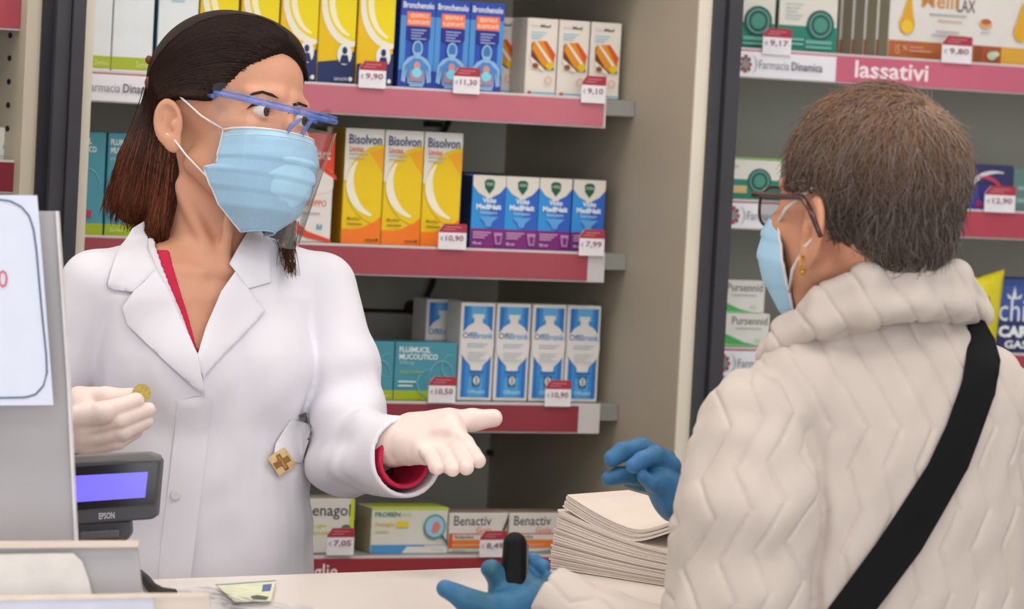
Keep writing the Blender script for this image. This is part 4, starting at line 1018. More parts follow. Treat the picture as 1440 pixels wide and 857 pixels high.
# ------------------------------------------------------------------ pharmacist behind the counter
def pharmacist():
    G = Fig(300, 400, 3.85)
    root = empty('person')
    a = math.radians(50); pt = math.radians(4)
    HD = Head((316, 178, 0), (math.sin(a) * math.cos(pt), math.sin(pt), -math.cos(a) * math.cos(pt)), (math.cos(a), .13, math.sin(a)), 1.25)
    yaw = math.radians(30); La = np.array([math.cos(yaw), 0, math.sin(yaw)]); Fa = np.array([math.sin(yaw), 0, -math.cos(yaw)])
    YS = [300, 330, 350, 375, 420, 500, 600, 700, 800, 1000, 1250]
    RA = [45, 62, 110, 150, 172, 168, 156, 160, 172, 195, 208]
    RB = [40, 52, 70, 84, 102, 116, 110, 110, 118, 135, 145]
    def torso(P, grow=0.0):
        ax = np.interp(P[1], [300, 400, 800, 1300], [300, 290, 278, 262]).astype(np.float32)
        az = np.interp(P[1], [300, 400, 800, 1300], [18, 8, 14, 30]).astype(np.float32)
        x, z = P[0] - ax, P[2] - az
        la = x * La[0] + z * La[2]; fb = x * Fa[0] + z * Fa[2]
        ra = np.interp(P[1], YS, RA).astype(np.float32) + grow; rb = np.interp(P[1], YS, RB).astype(np.float32) + grow
        k = np.sqrt((la / ra) ** 2 + (fb / rb) ** 2)
        d = (k - 1) * np.minimum(ra, rb) * .92
        bust = np.minimum(s_ell((la, P[1], fb), (58, 520, 78), (62, 66, 52)), s_ell((la, P[1], fb), (-58, 520, 78), (62, 66, 52))) - grow
        d = smin(d, bust, 40)
        return d, fb
    SR, SL = (142, 402, -62), (448, 404, 72)          # shoulders (her right is at the left of the picture)
    ER, WR = (52, 600, -40), (96, 592, -168)
    EL, WL = (486, 636, 6), (552, 622, -118)
    def shoulders(P, g=0):
        return smin(s_cap(P, (285, 350, 16), SR, 34 + g, 46 + g), s_cap(P, (310, 350, 22), SL, 34 + g, 46 + g), 20)
    # --- body: one continuous surface, hidden arms run on into the gloves
    def body(P):
        d = HD.sdf(P)
        nk = s_chain(P, [tuple(HD.px((-18, 0, -20))[0]), (292, 300, 20), (290, 352, 22)], [60, 56, 62], 10)
        nk = smin(nk, s_cap(P, (256, 262, -22), (306, 372, -52), 11, 9), 10)
        nk = smin(nk, s_cap(P, (330, 290, -36), (316, 374, -54), 9, 8), 10)
        d = smin(d, nk, 14)
        t, fb = torso(P, -15.0)
        t = np.maximum(np.maximum(t, P[1] - 860), 335 - P[1])
        t = smin(t, shoulders(P, -14), 20)
        # collar bones
        t = smin(t, s_cap(P, (312, 384, -62), (352, 380, -46), 7, 5), 12)
        t = smin(t, s_cap(P, (292, 384, -70), (190, 378, -76), 7, 6), 12)
        d = smin(d, t, 22)
        for ch, rr in (((SR, ER, WR), (36, 30, 24)), ((SL, EL, WL), (36, 30, 24))):
            d = smin(d, s_chain(P, ch, rr, 10), 12)
        return d
    pos, Q = snet(body, (-20, 0, -230), (620, 880, 190), 2.6)
    link('body', G.mesh('body', smooth_pos(pos, Q, 1, .3), Q), root, [M_SKIN])
    # --- eyes and brows
    for s in (-1, 1):
        c = np.array([80, 31 * s, 16.0]); gz = np.array([1.0, .16, -.02]); gz /= np.linalg.norm(gz)
        bm = bmesh.new(); bmesh.ops.create_uvsphere(bm, u_segments=32, v_segments=24, radius=12.3)
        rot = Vector((0, 0, 1)).rotation_difference(Vector(gz))
        for v in bm.verts: v.co = rot @ v.co
        me = bpy.data.meshes.new('eye')
        for f in bm.faces:
            cdir = np.array(f.calc_center_median()); cdir /= np.linalg.norm(cdir); an = math.degrees(math.acos(max(-1, min(1, float(cdir @ gz)))))
            f.material_index = 2 if an < 11 else (1 if an < 28 else 0); f.smooth = True
        bm.to_mesh(me); bm.free()
        vs_ = np.array([v.co[:] for v in me.vertices])
        w = G.w(HD.px(vs_ + c)); me.vertices.foreach_set('co', w.astype(np.float32).ravel()); me.update()
        link('eye', me, root, [mat('eye_white', 'd8cfc8', .25), mat('eye_brown', '4a3528', .2), mat('eye_pupil', '0c0a0a', .1)])
    headfn = lambda P: HD.sdf(P)
    M_BROW = mat('brow_brown', '2e1c16', .8)
    drape(G, 'eyebrow', [(355, 143.5), (363, 137), (376, 133.5), (390, 137.5), (399, 144), (390, 142), (376, 137.5), (364, 140.5)], headfn, .3, 1.6, -200, 60, M_BROW, root, 3)
    drape(G, 'eyebrow', [(416, 150), (424, 147), (434, 150), (434, 153), (424, 151), (416, 154)], headfn, .3, 1.6, -200, 60, M_BROW, root, 3)
    for lash in ([(354, 159), (362, 152), (374, 150), (386, 155), (388, 158), (374, 153.5), (362, 156)], [(409, 165), (417, 160), (427, 163), (427, 165.5), (417, 163)]):
        drape(G, 'eyelash', lash, headfn, .4, 1.4, -200, 60, mat('lash_black', '15100e', .8), root, 2.5)
    # --- hair
    def hairf(P):
        f, l, u = HD.inv(P)
        cap = s_ell((f, l, u), (-9, 0, 48), (95, 81, 84))
        # front swell above the brow
        cap = smin(cap, s_ell((f, l, u), (34, 0, 84), (50, 56, 36)), 20)
        hl = (f - u * .92 + 1.5 - .33 * np.sqrt(l * l + 3)) * .70
        cap = smax(cap, hl, 7)
        cap = smax(cap, np.minimum(f + 16, 19 - u), 5)
        d = cap * HD.k
        d = smin(d, s_ell(P, (236, 104, 50), (28, 38, 58)), 14)
        h = s_chain(P, [(238, 130, 44), (226, 176, 36), (204, 232, 26), (188, 284, 14)], [26, 38, 42, 32], 12)
        h = smin(h, s_chain(P, [(240, 170, 20), (236, 240, 0), (226, 322, -26)], [26, 28, 16], 10), 12)
        h = smin(h, s_chain(P, [(262, 170, 80), (250, 260, 70), (240, 310, 60)], [45, 42, 20], 10), 14)
        d = smin(d, h, 12)
        return d
    pos, Q = snet(hairf, (110, -20, -140), (470, 380, 190), 3.0)
    N_ = vnormals(pos, Q)
    me = G.mesh('hair', pos, Q)
    lin3 = lambda h: np.array(lin(h)[:3])
    ca = me.color_attributes.new('hair_col', 'FLOAT_COLOR', 'POINT')
    def haircol(p):
        t = np.clip((p[:, 1] - 170) / 170, 0, 1)[:, None] * np.clip((262 - p[:, 0]) / 60, .35, 1)[:, None]
        return lin3('20110c') * (1 - t) + lin3('50260f') * t
    cc = haircol(pos); ca.data.foreach_set('color', np.concatenate([cc, np.ones((len(cc), 1))], 1).astype(np.float32).ravel())
    hair = link('hair', me, root, [M_HAIR])
    rnd = np.random.RandomState(3)
    gA = [[(431, 112), (421, 66), (386, 30), (326, 17), (262, 42), (224, 84), (211, 112)], [(424, 92), (408, 58), (366, 34), (316, 32), (258, 58), (224, 92), (211, 114)],
          [(402, 78), (376, 58), (330, 50), (290, 58), (250, 78), (222, 104), (211, 118)], [(378, 92), (344, 84), (306, 84), (276, 92), (244, 104), (222, 114), (211, 122)],
          [(350, 112), (322, 110), (292, 112), (268, 118), (242, 122), (224, 126), (210, 128)], [(322, 136), (300, 132), (276, 130), (256, 132), (238, 136), (220, 142), (206, 152)],
          [(300, 150), (282, 146), (262, 141), (246, 141), (232, 148), (220, 160), (206, 178)]]
    gB = [[(210, 118), (196, 160), (176, 205), (158, 250), (144, 290)], [(211, 122), (200, 170), (184, 220), (168, 268), (160, 304)], [(214, 130), (208, 185), (196, 240), (186, 285), (178, 312)],
          [(220, 140), (220, 200), (210, 255), (203, 300), (198, 332)], [(230, 150), (236, 205), (230, 262), (220, 312), (214, 342)], [(238, 160), (250, 215), (248, 270), (240, 315), (234, 350)], [(243, 168), (255, 222), (255, 278), (250, 318), (246, 340)]]
    L = []; KH = 14
    for g, n, j in ((gA, 3200, 2.2), (gB, 2100, 4.2)):
        S = guides(g, n, KH, rnd, j)
        ln = (rnd.rand(n) * .25 + .8)[:, None, None] if g is gB else 1
        S = S[:, :1] + (S - S[:, :1]) * ln
        d, ok = cast(hairf, S.reshape(-1, 2), -150, 150, 70)
        d = d.reshape(n, KH)
        for _ in range(1): d[:, 1:-1] = .25 * d[:, :-2] + .5 * d[:, 1:-1] + .25 * d[:, 2:]
        L.append(np.concatenate([S, (d - rnd.rand(n, 1) * 4.5 + .6)[..., None]], 2))
    # wispy far lock
    gC = [[(388, 325), (396, 345), (402, 365), (408, 385)], [(404, 320), (408, 342), (412, 362), (416, 386)], [(410, 300), (404, 330), (400, 350), (398, 372)]]
    S = guides(gC, 90, KH, rnd, 4.5); L.append(np.concatenate([S, np.full((90, KH, 1), 30.0) - np.linspace(0, 66, KH)[None, :, None]], 2))
    L = np.concatenate(L)
    br = .5 + rnd.rand(len(L), 1, 1) * 1.5
    cs = haircol(L.reshape(-1, 3)).reshape(L.shape) * br
    red = (rnd.rand(len(L)) < .22)[:, None, None] * np.clip((L[..., 1:2] - 120) / 120, 0, 1)
    cs = cs * (1 - red) + lin3('7a3c20') * red
    cs[-90:] = lin3('4a2c1c')
    link('hair_strands', strands_mesh(G, 'hair_strands', L, .75, .25, cs), root, [M_HAIR])
    for (x, y, d_, r) in ((212, 117, 30, 8), (209, 64 + 20, 40, 5)):
        bm = bmesh.new(); bmesh.ops.create_uvsphere(bm, u_segments=14, v_segments=10, radius=r * G.s)
        for v in bm.verts: v.co = Vector((v.co.x, v.co.y * .8, v.co.z * 1.25)) + Vector(G.w((x, y, d_ - 38))[0])
        me = bpy.data.meshes.new('hair_tie'); bm.to_mesh(me); bm.free()
        link('hair_tie', me, root, [mat('tie_brown', '6a3426', .5)])
    # --- mask
    v_ = np.linspace(0, 1, 46); t_ = np.linspace(-1, 1, 61)
    V = []
    cf = np.interp(v_, [0, .12, .3, .55, .8, 1], [110, 120, 127, 125, 116, 94]); cu = np.interp(v_, [0, .12, .3, .55, .8, 1], [-4, -13, -32, -62, -92, -114])
    sf = np.interp(v_, [0, .45, .5, .75, 1], [58, 55, 40, 52, 66]); su = np.interp(v_, [0, .45, .5, .75, 1], [-11, -50, -55, -86, -119]); sl = np.interp(v_, [0, .45, .5, .8, 1], [60, 60, 64, 48, 18])
    pleat = np.zeros_like(v_)
    for p0 in (.34, .5, .66): pleat += np.where((v_ > p0 - .14) & (v_ <= p0), (v_ - p0 + .14) / .14 * 2.6, 0)
    for i in range(46):
        for t in t_:
            th = t * math.pi / 2
            w = abs(math.cos(th)) ** .75
            f = sf[i] + (cf[i] - sf[i]) * w; l = sl[i] * math.copysign(abs(math.sin(th)) ** .95, t); u = su[i] + (cu[i] - su[i]) * w
            n = np.array([.75 * w + .15, .8 * math.sin(th) * (1 - .4 * w), 0])
            V.append(np.array([f, l, u]) + n * (pleat[i] + .25 * math.sin(t * 21 + i * .4)))
    V = np.array(V); V2 = V.copy(); V2[:, 0] -= 1.2; V2[:, 1] *= .985
    nx = 61; Qm = []
    for i in range(45):
        for j in range(60):
            k = i * nx + j; Qm.append((k, k + 1, k + nx + 1, k + nx)); k2 = k + len(V); Qm.append((k2, k2 + nx, k2 + nx + 1, k2 + 1))
    n1 = len(V)
    rim = list(range(nx)) + [i * nx + nx - 1 for i in range(1, 46)] + [45 * nx + j for j in range(nx - 2, -1, -1)] + [i * nx for i in range(44, 0, -1)]
    for p, q in zip(rim, rim[1:] + rim[:1]): Qm.append((p, n1 + p, n1 + q, q))
    mk = link('face_mask', G.mesh('face_mask', HD.px(np.concatenate([V, V2])), np.array(Qm)), root, [M_MASK])
    # white top binding and edge bindings
    def mline(idx, name, r, m, lift=.6):
        p = V[idx] + np.array([lift, 0, 0]); return link(name, tube_mesh(name, G.w(HD.px(p)), r * G.s, 6), mk, [m])
    mline([0 * nx + j for j in range(0, nx)], 'mask_binding', 1.6, M_LOOP)
    mline([4 * nx + j for j in range(0, nx)], 'mask_seam', .5, M_LOOP)
    mline([45 * nx + j for j in range(0, nx)], 'mask_binding', 1.2, M_MASK)
    for s, j in ((-1, 0), (1, nx - 1)):
        mline([i * nx + j for i in range(46)], 'mask_binding', 1.3, M_LOOP, 0)
        a_, b_ = V[j], V[26 * nx + j]
        ear = [np.array([16, 75 * s, 12]), np.array([-2, 76 * s, 22])]
        link('ear_loop', tube_mesh('ear_loop', G.w(HD.px(np.array([a_, (a_ + ear[0]) / 2 + np.array([0, 8 * s, 0]), ear[0], ear[1]]))), 1.5 * G.s, 6), mk, [M_LOOP])
        e2 = np.array([4, 79 * s, -28]); link('ear_loop', tube_mesh('ear_loop', G.w(HD.px(np.array([b_, (b_ + e2) / 2 + np.array([0, 7 * s, 2]), e2, np.array([-12, 82 * s, -20])]))), 1.5 * G.s, 6), mk, [M_LOOP])
    # --- face shield: blue frame, clear visor
    def visor(th, u, out=0.0):
        R = 84 + out; return np.array([52 + (79 + out) * math.cos(th) ** .8 if math.cos(th) > 0 else 52, R * math.sin(th), u])
    ths = np.linspace(-1.52, 1.52, 49); us = np.linspace(34, -118, 30); Vv, Qv = [], []
    for i, u in enumerate(us):
        for th in ths:
            e = max(0, abs(th) - 1.1) / .42
            top = 34 - 18 * (1 - e) + (14 * math.sin(math.pi * e) if e > 0 else 0); bot = -118 + 60 * e ** 2
            uu = top + (bot - top) * i / 29
            Vv.append(visor(th, uu - 13 * math.cos(th), 3.0 - 24 * i / 29 * (1 - .5 * e)))
    for i in range(29):
        for j in range(48): k = i * 49 + j; Qv.append((k, k + 1, k + 50, k + 49))
    sh = link('face_shield', G.mesh('face_shield', HD.px(np.array(Vv)), np.array(Qv)), root, [M_SHIELD])
    M_BLUE = mat('shield_frame_blue', '6a8ad8', .2, .6, var=.25, scale=80, trans=.45)
    fr = [visor(t, 26 - 9 * math.cos(t)) for t in np.linspace(-1.5, 1.5, 33)]
    link('shield_frame', tube_mesh('shield_frame', G.w(HD.px(np.array(fr))), 3.9 * G.s, 10), sh, [M_BLUE])
    link('shield_rib', tube_mesh('shield_rib', G.w(HD.px(np.array([visor(t, 30.5 - 9 * math.cos(t), 1.0) for t in np.linspace(-1.4, 1.4, 33)]))), 1.4 * G.s, 8), sh, [M_BLUE])
    for s in (-1, 1):
        e0 = visor(1.5 * s, 22); link('shield_temple', tube_mesh('shield_temple', G.w(HD.px(np.array([e0, e0 + [-9, -6 * s, 1], e0 + [-30, -18 * s, 3]]))), [4 * G.s, 3 * G.s, 2.5 * G.s], 8), sh, [M_BLUE])
    for s in (-1, 1):
        link('nose_pad', tube_mesh('nose_pad', G.w(HD.px(np.array([[124, 8 * s, 12], [114, 11 * s, 4], [108, 12 * s, -6]]))), [2 * G.s, 4 * G.s, 2.6 * G.s], 8), sh, [M_BLUE])
    # --- shirt under the coat
    def vline(P, x0, y0, x1, y1): return ((P[0] - x0) * (y1 - y0) - (P[1] - y0) * (x1 - x0)) / math.hypot(x1 - x0, y1 - y0)
    def shirt(P):
        t, fb = torso(P, -9.0); t = smin(t, shoulders(P, -9), 20)
        d = np.maximum(t, -(t + 5))
        w = np.maximum(-vline(P, 247, 362, 291, 496), vline(P, 352, 362, 287, 496))
        w = np.maximum(w, -(fb + 20)); d = smax(d, -w, 1.5)
        d = np.maximum(d, 352 - P[1]); return np.maximum(d, P[1] - 540)
    pos, Q = snet(shirt, (60, 340, -200), (520, 560, 170), 2.4)
    link('shirt', G.mesh('shirt', smooth_pos(pos, Q, 3, .5), Q), root, [M_PINK])
    # --- coat
    cuffR = np.array(WL) - np.array(EL); cuffR = cuffR / np.linalg.norm(cuffR)
    CE = np.array((577, 637, -150.0)); CA = CE - np.array((488, 646, 0.0)); CAn = CA / np.linalg.norm(CA)
    SEp = [SL, (478, 520, 40), (492, 640, 4), tuple(CE)]
    WE = np.array((104, 590, -178.0)); WAn = (WE - np.array((54, 606, -46.0))); WAn /= np.linalg.norm(WAn)
    SRp = [SR, (92, 500, -50), (54, 606, -46), tuple(WE)]
    def sleeves(P, g=0.0):
        return smin(s_chain(P, SEp, [50 + g, 52 + g, 60 + g, 56 + g], 16), s_chain(P, SRp, [50 + g, 50 + g, 54 + g, 42 + g], 16), 2)
    def coat_solid(P):
        t, fb = torso(P, 0.0)
        t = smin(t, shoulders(P), 22)
        return smin(t, sleeves(P), 9), fb
    def coat(P):
        o, fb = coat_solid(P)
        d = np.maximum(o, -(o + 7))
        w = np.maximum(-vline(P, 205, 300, 291, 500), vline(P, 378, 300, 289, 500))
        w = np.maximum(w, -(fb + 5)); d = smax(d, -w, 1.5)
        d = smax(d, -s_cap(P, (292, 250, 20), (292, 338, 20), 66, 66), 2)
        d = np.maximum(d, P[1] - 1245)
        for E_, A_, R_ in ((CE, CAn, 95), (WE, WAn, 75)):
            dt = (P[0] - E_[0]) * A_[0] + (P[1] - E_[1]) * A_[1] + (P[2] - E_[2]) * A_[2]
            d = smax(d, -np.maximum(-dt, s_sph(P, E_, R_)), 1.0)
        # open cuffs
        d = smax(d, -s_cap(P, CE - CAn * 50, CE + CAn * 30, 48, 50), 1.0)
        d = smax(d, -s_cap(P, WE - WAn * 40, WE + WAn * 30, 35, 37), 1.0)
        return d
    pos, Q = snet(coat, (-40, 290, -260), (670, 1250, 210), 3.7)
    pos = smooth_pos(pos, Q, 1, .4)
    N_ = vnormals(pos, Q)
    # cloth folds: drag lines along the sleeves and down the skirt
    x, y, z = pos.T
    fold = 1.5 * vnoise(np.stack([x * 1.7, y * .45, z * 1.2], 1), 90, 4) + .5 * vnoise(np.stack([x, y * .5, z], 1), 44, 9)
    arm = np.exp(-((x - 495) / 60) ** 2 - ((y - 610) / 90) ** 2)
    fold += arm * 10.0 * np.sin((x * .30 + y * .95) / 12.0 + .9 * np.sin(x / 55)) * np.clip((570 - x) / 60, 0, 1)
    fold += 4 * np.exp(-((y - 740) / 110) ** 2) * np.sin((x * .8 + y * .35) / 22)
    fold += 2.4 * np.exp(-((x - 470) / 55) ** 2 - ((y - 500) / 80) ** 2) * np.sin((x * .92 + y * .32) / 13)
    fold += 1.7 * np.exp(-((x - 330) / 130) ** 2 - ((y - 640) / 150) ** 2) * np.sin((x * .95 - y * .16) / 19)
    amp = np.clip((y - 400) / 120, .15, 1)
    amp = amp * np.clip((np.linalg.norm(pos - CE, axis=1) - 62) / 50, 0, 1)
    sgn_ = np.where(coat_solid((x, y, z))[0] < -3.5, -1.0, 1.0)
    pos = pos + N_ * (fold * amp * sgn_)[:, None]
    coat_o = link('coat', G.mesh('coat', pos, Q), root, [M_WHITE])
    cs_ = lambda P: coat_solid(P)[0]
    def piece(name, poly, off=3, th=3, puff=2.0, res=5, m=M_WHITE, par=coat_o): return drape(G, name, poly, cs_, off, th, -290, 140, m, par, res, puff)
    piece('collar', [(205, 312), (190, 322), (177, 345), (164, 402), (167, 407), (200, 412), (215, 398), (231, 380), (215, 350), (207, 320)], 4)
    piece('lapel', [(200, 411), (185, 433), (193, 457), (234, 494), (267, 524), (301, 556), (292, 499), (275, 463), (249, 410), (231, 379), (215, 397)], 6)
    piece('collar', [(352, 320), (366, 324), (380, 345), (385, 397), (355, 406), (337, 383), (328, 372)], 4)
    piece('lapel', [(337, 382), (355, 406), (378, 438), (350, 470), (320, 503), (299, 529), (289, 504), (301, 457), (319, 410)], 4)
    piece('placket', [(262, 560), (302, 553), (308, 560), (296, 660), (284, 760), (272, 860), (262, 1000), (224, 1000), (232, 860), (238, 760), (250, 660)], 3, 2.5, 1.0, 8)
    for y in (690, 830):
        c, _ = cast(cs_, [(258 - (y - 690) * .1, y)], -290, 140); p = G.w((258 - (y - 690) * .1, y, float(c[0]) - 9.5))[0]
        bm = bmesh.new(); bmesh.ops.create_cone(bm, cap_ends=True, segments=16, radius1=.0055, radius2=.005, depth=.002)
        for v in bm.verts: v.co = Vector(p) + Vector(CR) * v.co.x + Vector(CU) * v.co.y - Vector(CF) * v.co.z
        me = bpy.data.meshes.new('button'); bm.to_mesh(me); bm.free(); link('button', me, coat_o, [mat('button_white', 'd6d2d4', .3)])
    # --- inner shirt cuffs
    for E, A_, r, ln in ((CE, CAn, 40, -4), (WE, WAn, 33, 6)):
        off = np.array((-1, 3, 0)) if r == 40 else np.array((8, 14, 0))
        E = E + off
        fn = lambda P: np.maximum(np.maximum(s_cap(P, E - A_ * 70, E + A_ * 60, r, r), ((P[0] - E[0]) * A_[0] + (P[1] - E[1]) * A_[1] + (P[2] - E[2]) * A_[2]) - ln), -s_cap(P, E - A_ * 80, E + A_ * 80, r - 6, r - 6))
        pos, Q = snet(fn, E - 120, E + 90, 2.6)
        link('shirt_cuff', G.mesh('shirt_cuff', pos, Q), root, [M_PINK])
    # --- gloves
    def hand_open(P):
        palm = None
        W_ = (560, 618, -132)
        for k_, r in (((636, 597, -170), 21), ((640, 610, -184), 20), ((632, 622, -194), 18), ((616, 630, -198), 16)):
            c = s_cap(P, W_, k_, 27, r); palm = c if palm is None else smin(palm, c, 12)
        d = smin(palm, s_chain(P, [(534, 634, -84), W_], [27, 28], 6), 10)
        d = smin(d, s_chain(P, [(584, 600, -138), (630, 589, -148), (668, 586, -146), (695, 584, -140)], [24, 18, 14, 12.5], 8), 12)
        for ch, rr in (([(636, 600, -172), (656, 616, -206), (668, 630, -234), (676, 637, -256)], (14.5, 12.5, 11.5, 10)), ([(632, 612, -186), (646, 628, -222), (655, 640, -252), (660, 646, -274)], (14.5, 12.5, 11.5, 10)),
                       ([(622, 622, -196), (632, 635, -228), (637, 645, -252), (641, 649, -268)], (13.5, 11.5, 10.5, 9.5)), ([(606, 628, -200), (614, 638, -226), (618, 646, -244), (620, 648, -254)], (11.5, 10, 9.5, 8.5))):
            d = smin(d, s_chain(P, ch, rr, 3), 2.4)
        # hollow of the palm
        d = smax(d, -s_ell(P, (610, 606, -219), (32, 16, 27)), 9)
        return d
    def hand_coin(P):
        W_ = (84, 594, -158); palm = None
        for k_, r in (((140, 564, -200), 23), ((146, 584, -206), 22), ((148, 602, -202), 20), ((146, 616, -194), 17)):
            c = s_cap(P, W_, k_, 31, r); palm = c if palm is None else smin(palm, c, 14)
        d = smin(palm, s_cap(P, (60, 604, -110), W_, 32, 30), 10)
        for ch, rr in (([(136, 560, -190), (172, 553, -206), (206, 551, -196)], (21, 13.5, 10)), ([(130, 582, -206), (172, 574, -232), (214, 558, -214)], (22, 15, 11)),
                       ([(146, 592, -208), (192, 583, -222), (230, 571, -206)], (19, 14, 11)), ([(150, 606, -204), (194, 600, -216), (226, 586, -204)], (17, 13, 10.5)), ([(150, 618, -194), (188, 613, -206), (212, 601, -198)], (15, 11.5, 9.5))):
            d = smin(d, s_chain(P, ch, rr, 4), 2.4)
        return d
    for fn, lo, hi in ((hand_open, (480, 540, -300), (730, 690, -50)), (hand_coin, (20, 510, -270), (270, 670, -70))):
        pos, Q = snet(fn, lo, hi, 1.7)
        pos = smooth_pos(pos, Q, 1, .4); pos = pos + vnormals(pos, Q) * (.7 * vnoise(pos, 34, 2))[:, None]
        link('glove', G.mesh('glove', pos, Q), root, [M_LATEX])
    # glove cuff rolls
    for c, A_, r in ((np.array((556, 620, -126.0)), np.array((84, -8, -60.0)), 30), ):
        A_ = A_ / np.linalg.norm(A_); u_ = np.cross(A_, (0, 1, 0)); u_ /= np.linalg.norm(u_); w_ = np.cross(A_, u_)
        ring = [c + r * (u_ * math.cos(t) + w_ * math.sin(t)) for t in np.linspace(0, 2 * math.pi, 28, endpoint=False)]
        link('glove_cuff', tube_mesh('glove_cuff', G.w(np.array(ring)), 2.2 * G.s, 8, True), root, [M_LATEX])
    fwd = Fa
    ft = limb_to_floor(G, [(215, 1100, -20), (300, 1100, 40)], root, 1250, 100, 58, M_TROU, 0)
    for f in ft: shoe(G, f, fwd, root)
    tag(root, 'woman in white pharmacy coat with blue mask and face shield, holding out one gloved hand', 'person')
    # --- coin between thumb and finger
    c = G.w((221, 548, -206))[0]
    bm = bmesh.new(); bmesh.ops.create_cone(bm, cap_ends=True, segments=36, radius1=12.5 * G.s, radius2=12.5 * G.s, depth=.0022)
    bmesh.ops.bevel(bm, geom=[e for e in bm.edges if len(e.link_faces) == 2 and e.calc_face_angle(0) > 1], offset=.0004, segments=2, affect='EDGES')
    ax = Vector(CF) * -.9 + Vector(CR) * .35 + Vector(CU) * .25; q = Vector((0, 0, 1)).rotation_difference(ax)
    for v in bm.verts: v.co = q @ v.co
    me = bpy.data.meshes.new('coin'); bm.to_mesh(me); bm.free()
    co = link('coin', me, None, [mat('coin_brass', 'a8904a', .4, .5, metal=.6, var=.2, scale=300)]); co.location = c
    tag(co, 'brass coloured coin pinched between gloved thumb and finger', 'coin')
    # --- badge and clip on the coat
    bd = empty('name_badge', G.w((398, 640, -150))[0])
    k = G.w((398, 640, -150))[0]
    def bpiece(name, poly, off, th, m, puff=0): 
        o = drape(G, name, poly, cs_, off, th, -290, 140, m, None, 3, puff); return sub(o, bd)
    bpiece('card', [(411, 589), (436, 597), (441, 604), (424, 652), (388, 640), (391, 622)], 7, 2, mat('badge_card', 'dedbe0', .35))
    em = [(380, 641), (403, 628), (419, 654), (396, 669)]
    bpiece('emblem', em, 11, 1.5, mat('badge_gold', 'd8bd8c', .5, var=.1, scale=200))
    e0, e1, e3 = np.array(em[0], float), np.array(em[1], float), np.array(em[3], float)
    def eq(u, v): return tuple(e0 + (e1 - e0) * u + (e3 - e0) * v)
    bpiece('emblem_cross', [eq(.36, .12), (eq(.64, .12)), eq(.64, .36), eq(.92, .36), eq(.92, .64), eq(.64, .64), eq(.64, .9), eq(.36, .9), eq(.36, .64), eq(.08, .64), eq(.08, .36), eq(.36, .36)], 13, .8, mat('badge_brown', '9a6a3a', .5))
    bpiece('emblem_mark', [eq(.44, .2), eq(.56, .2), eq(.56, .8), eq(.44, .8)], 14, .5, mat('badge_tan', 'c79a5c', .5))
    bpiece('clip', [(421, 584), (432, 580), (436, 596), (424, 593)], 10, 3, mat('clip_steel', '8d8a8c', .3, metal=.7))
    c0, _ = cast(cs_, [(433, 590)], -290, 140); c1, _ = cast(cs_, [(439, 608)], -290, 140)
    sub(link('clip_wire', tube_mesh('clip_wire', G.w(np.array([(431, 580, float(c0[0]) - 14), (436, 596, float(c0[0]) - 14), (439, 608, float(c1[0]) - 12), (435, 618, float(c1[0]) - 12)])), .0013, 8), None, [mat('clip_steel', '8d8a8c', .3, metal=.7)]), bd)
    tag(bd, 'white badge card with gold cross emblem clipped to the coat', 'badge')
pharmacist()
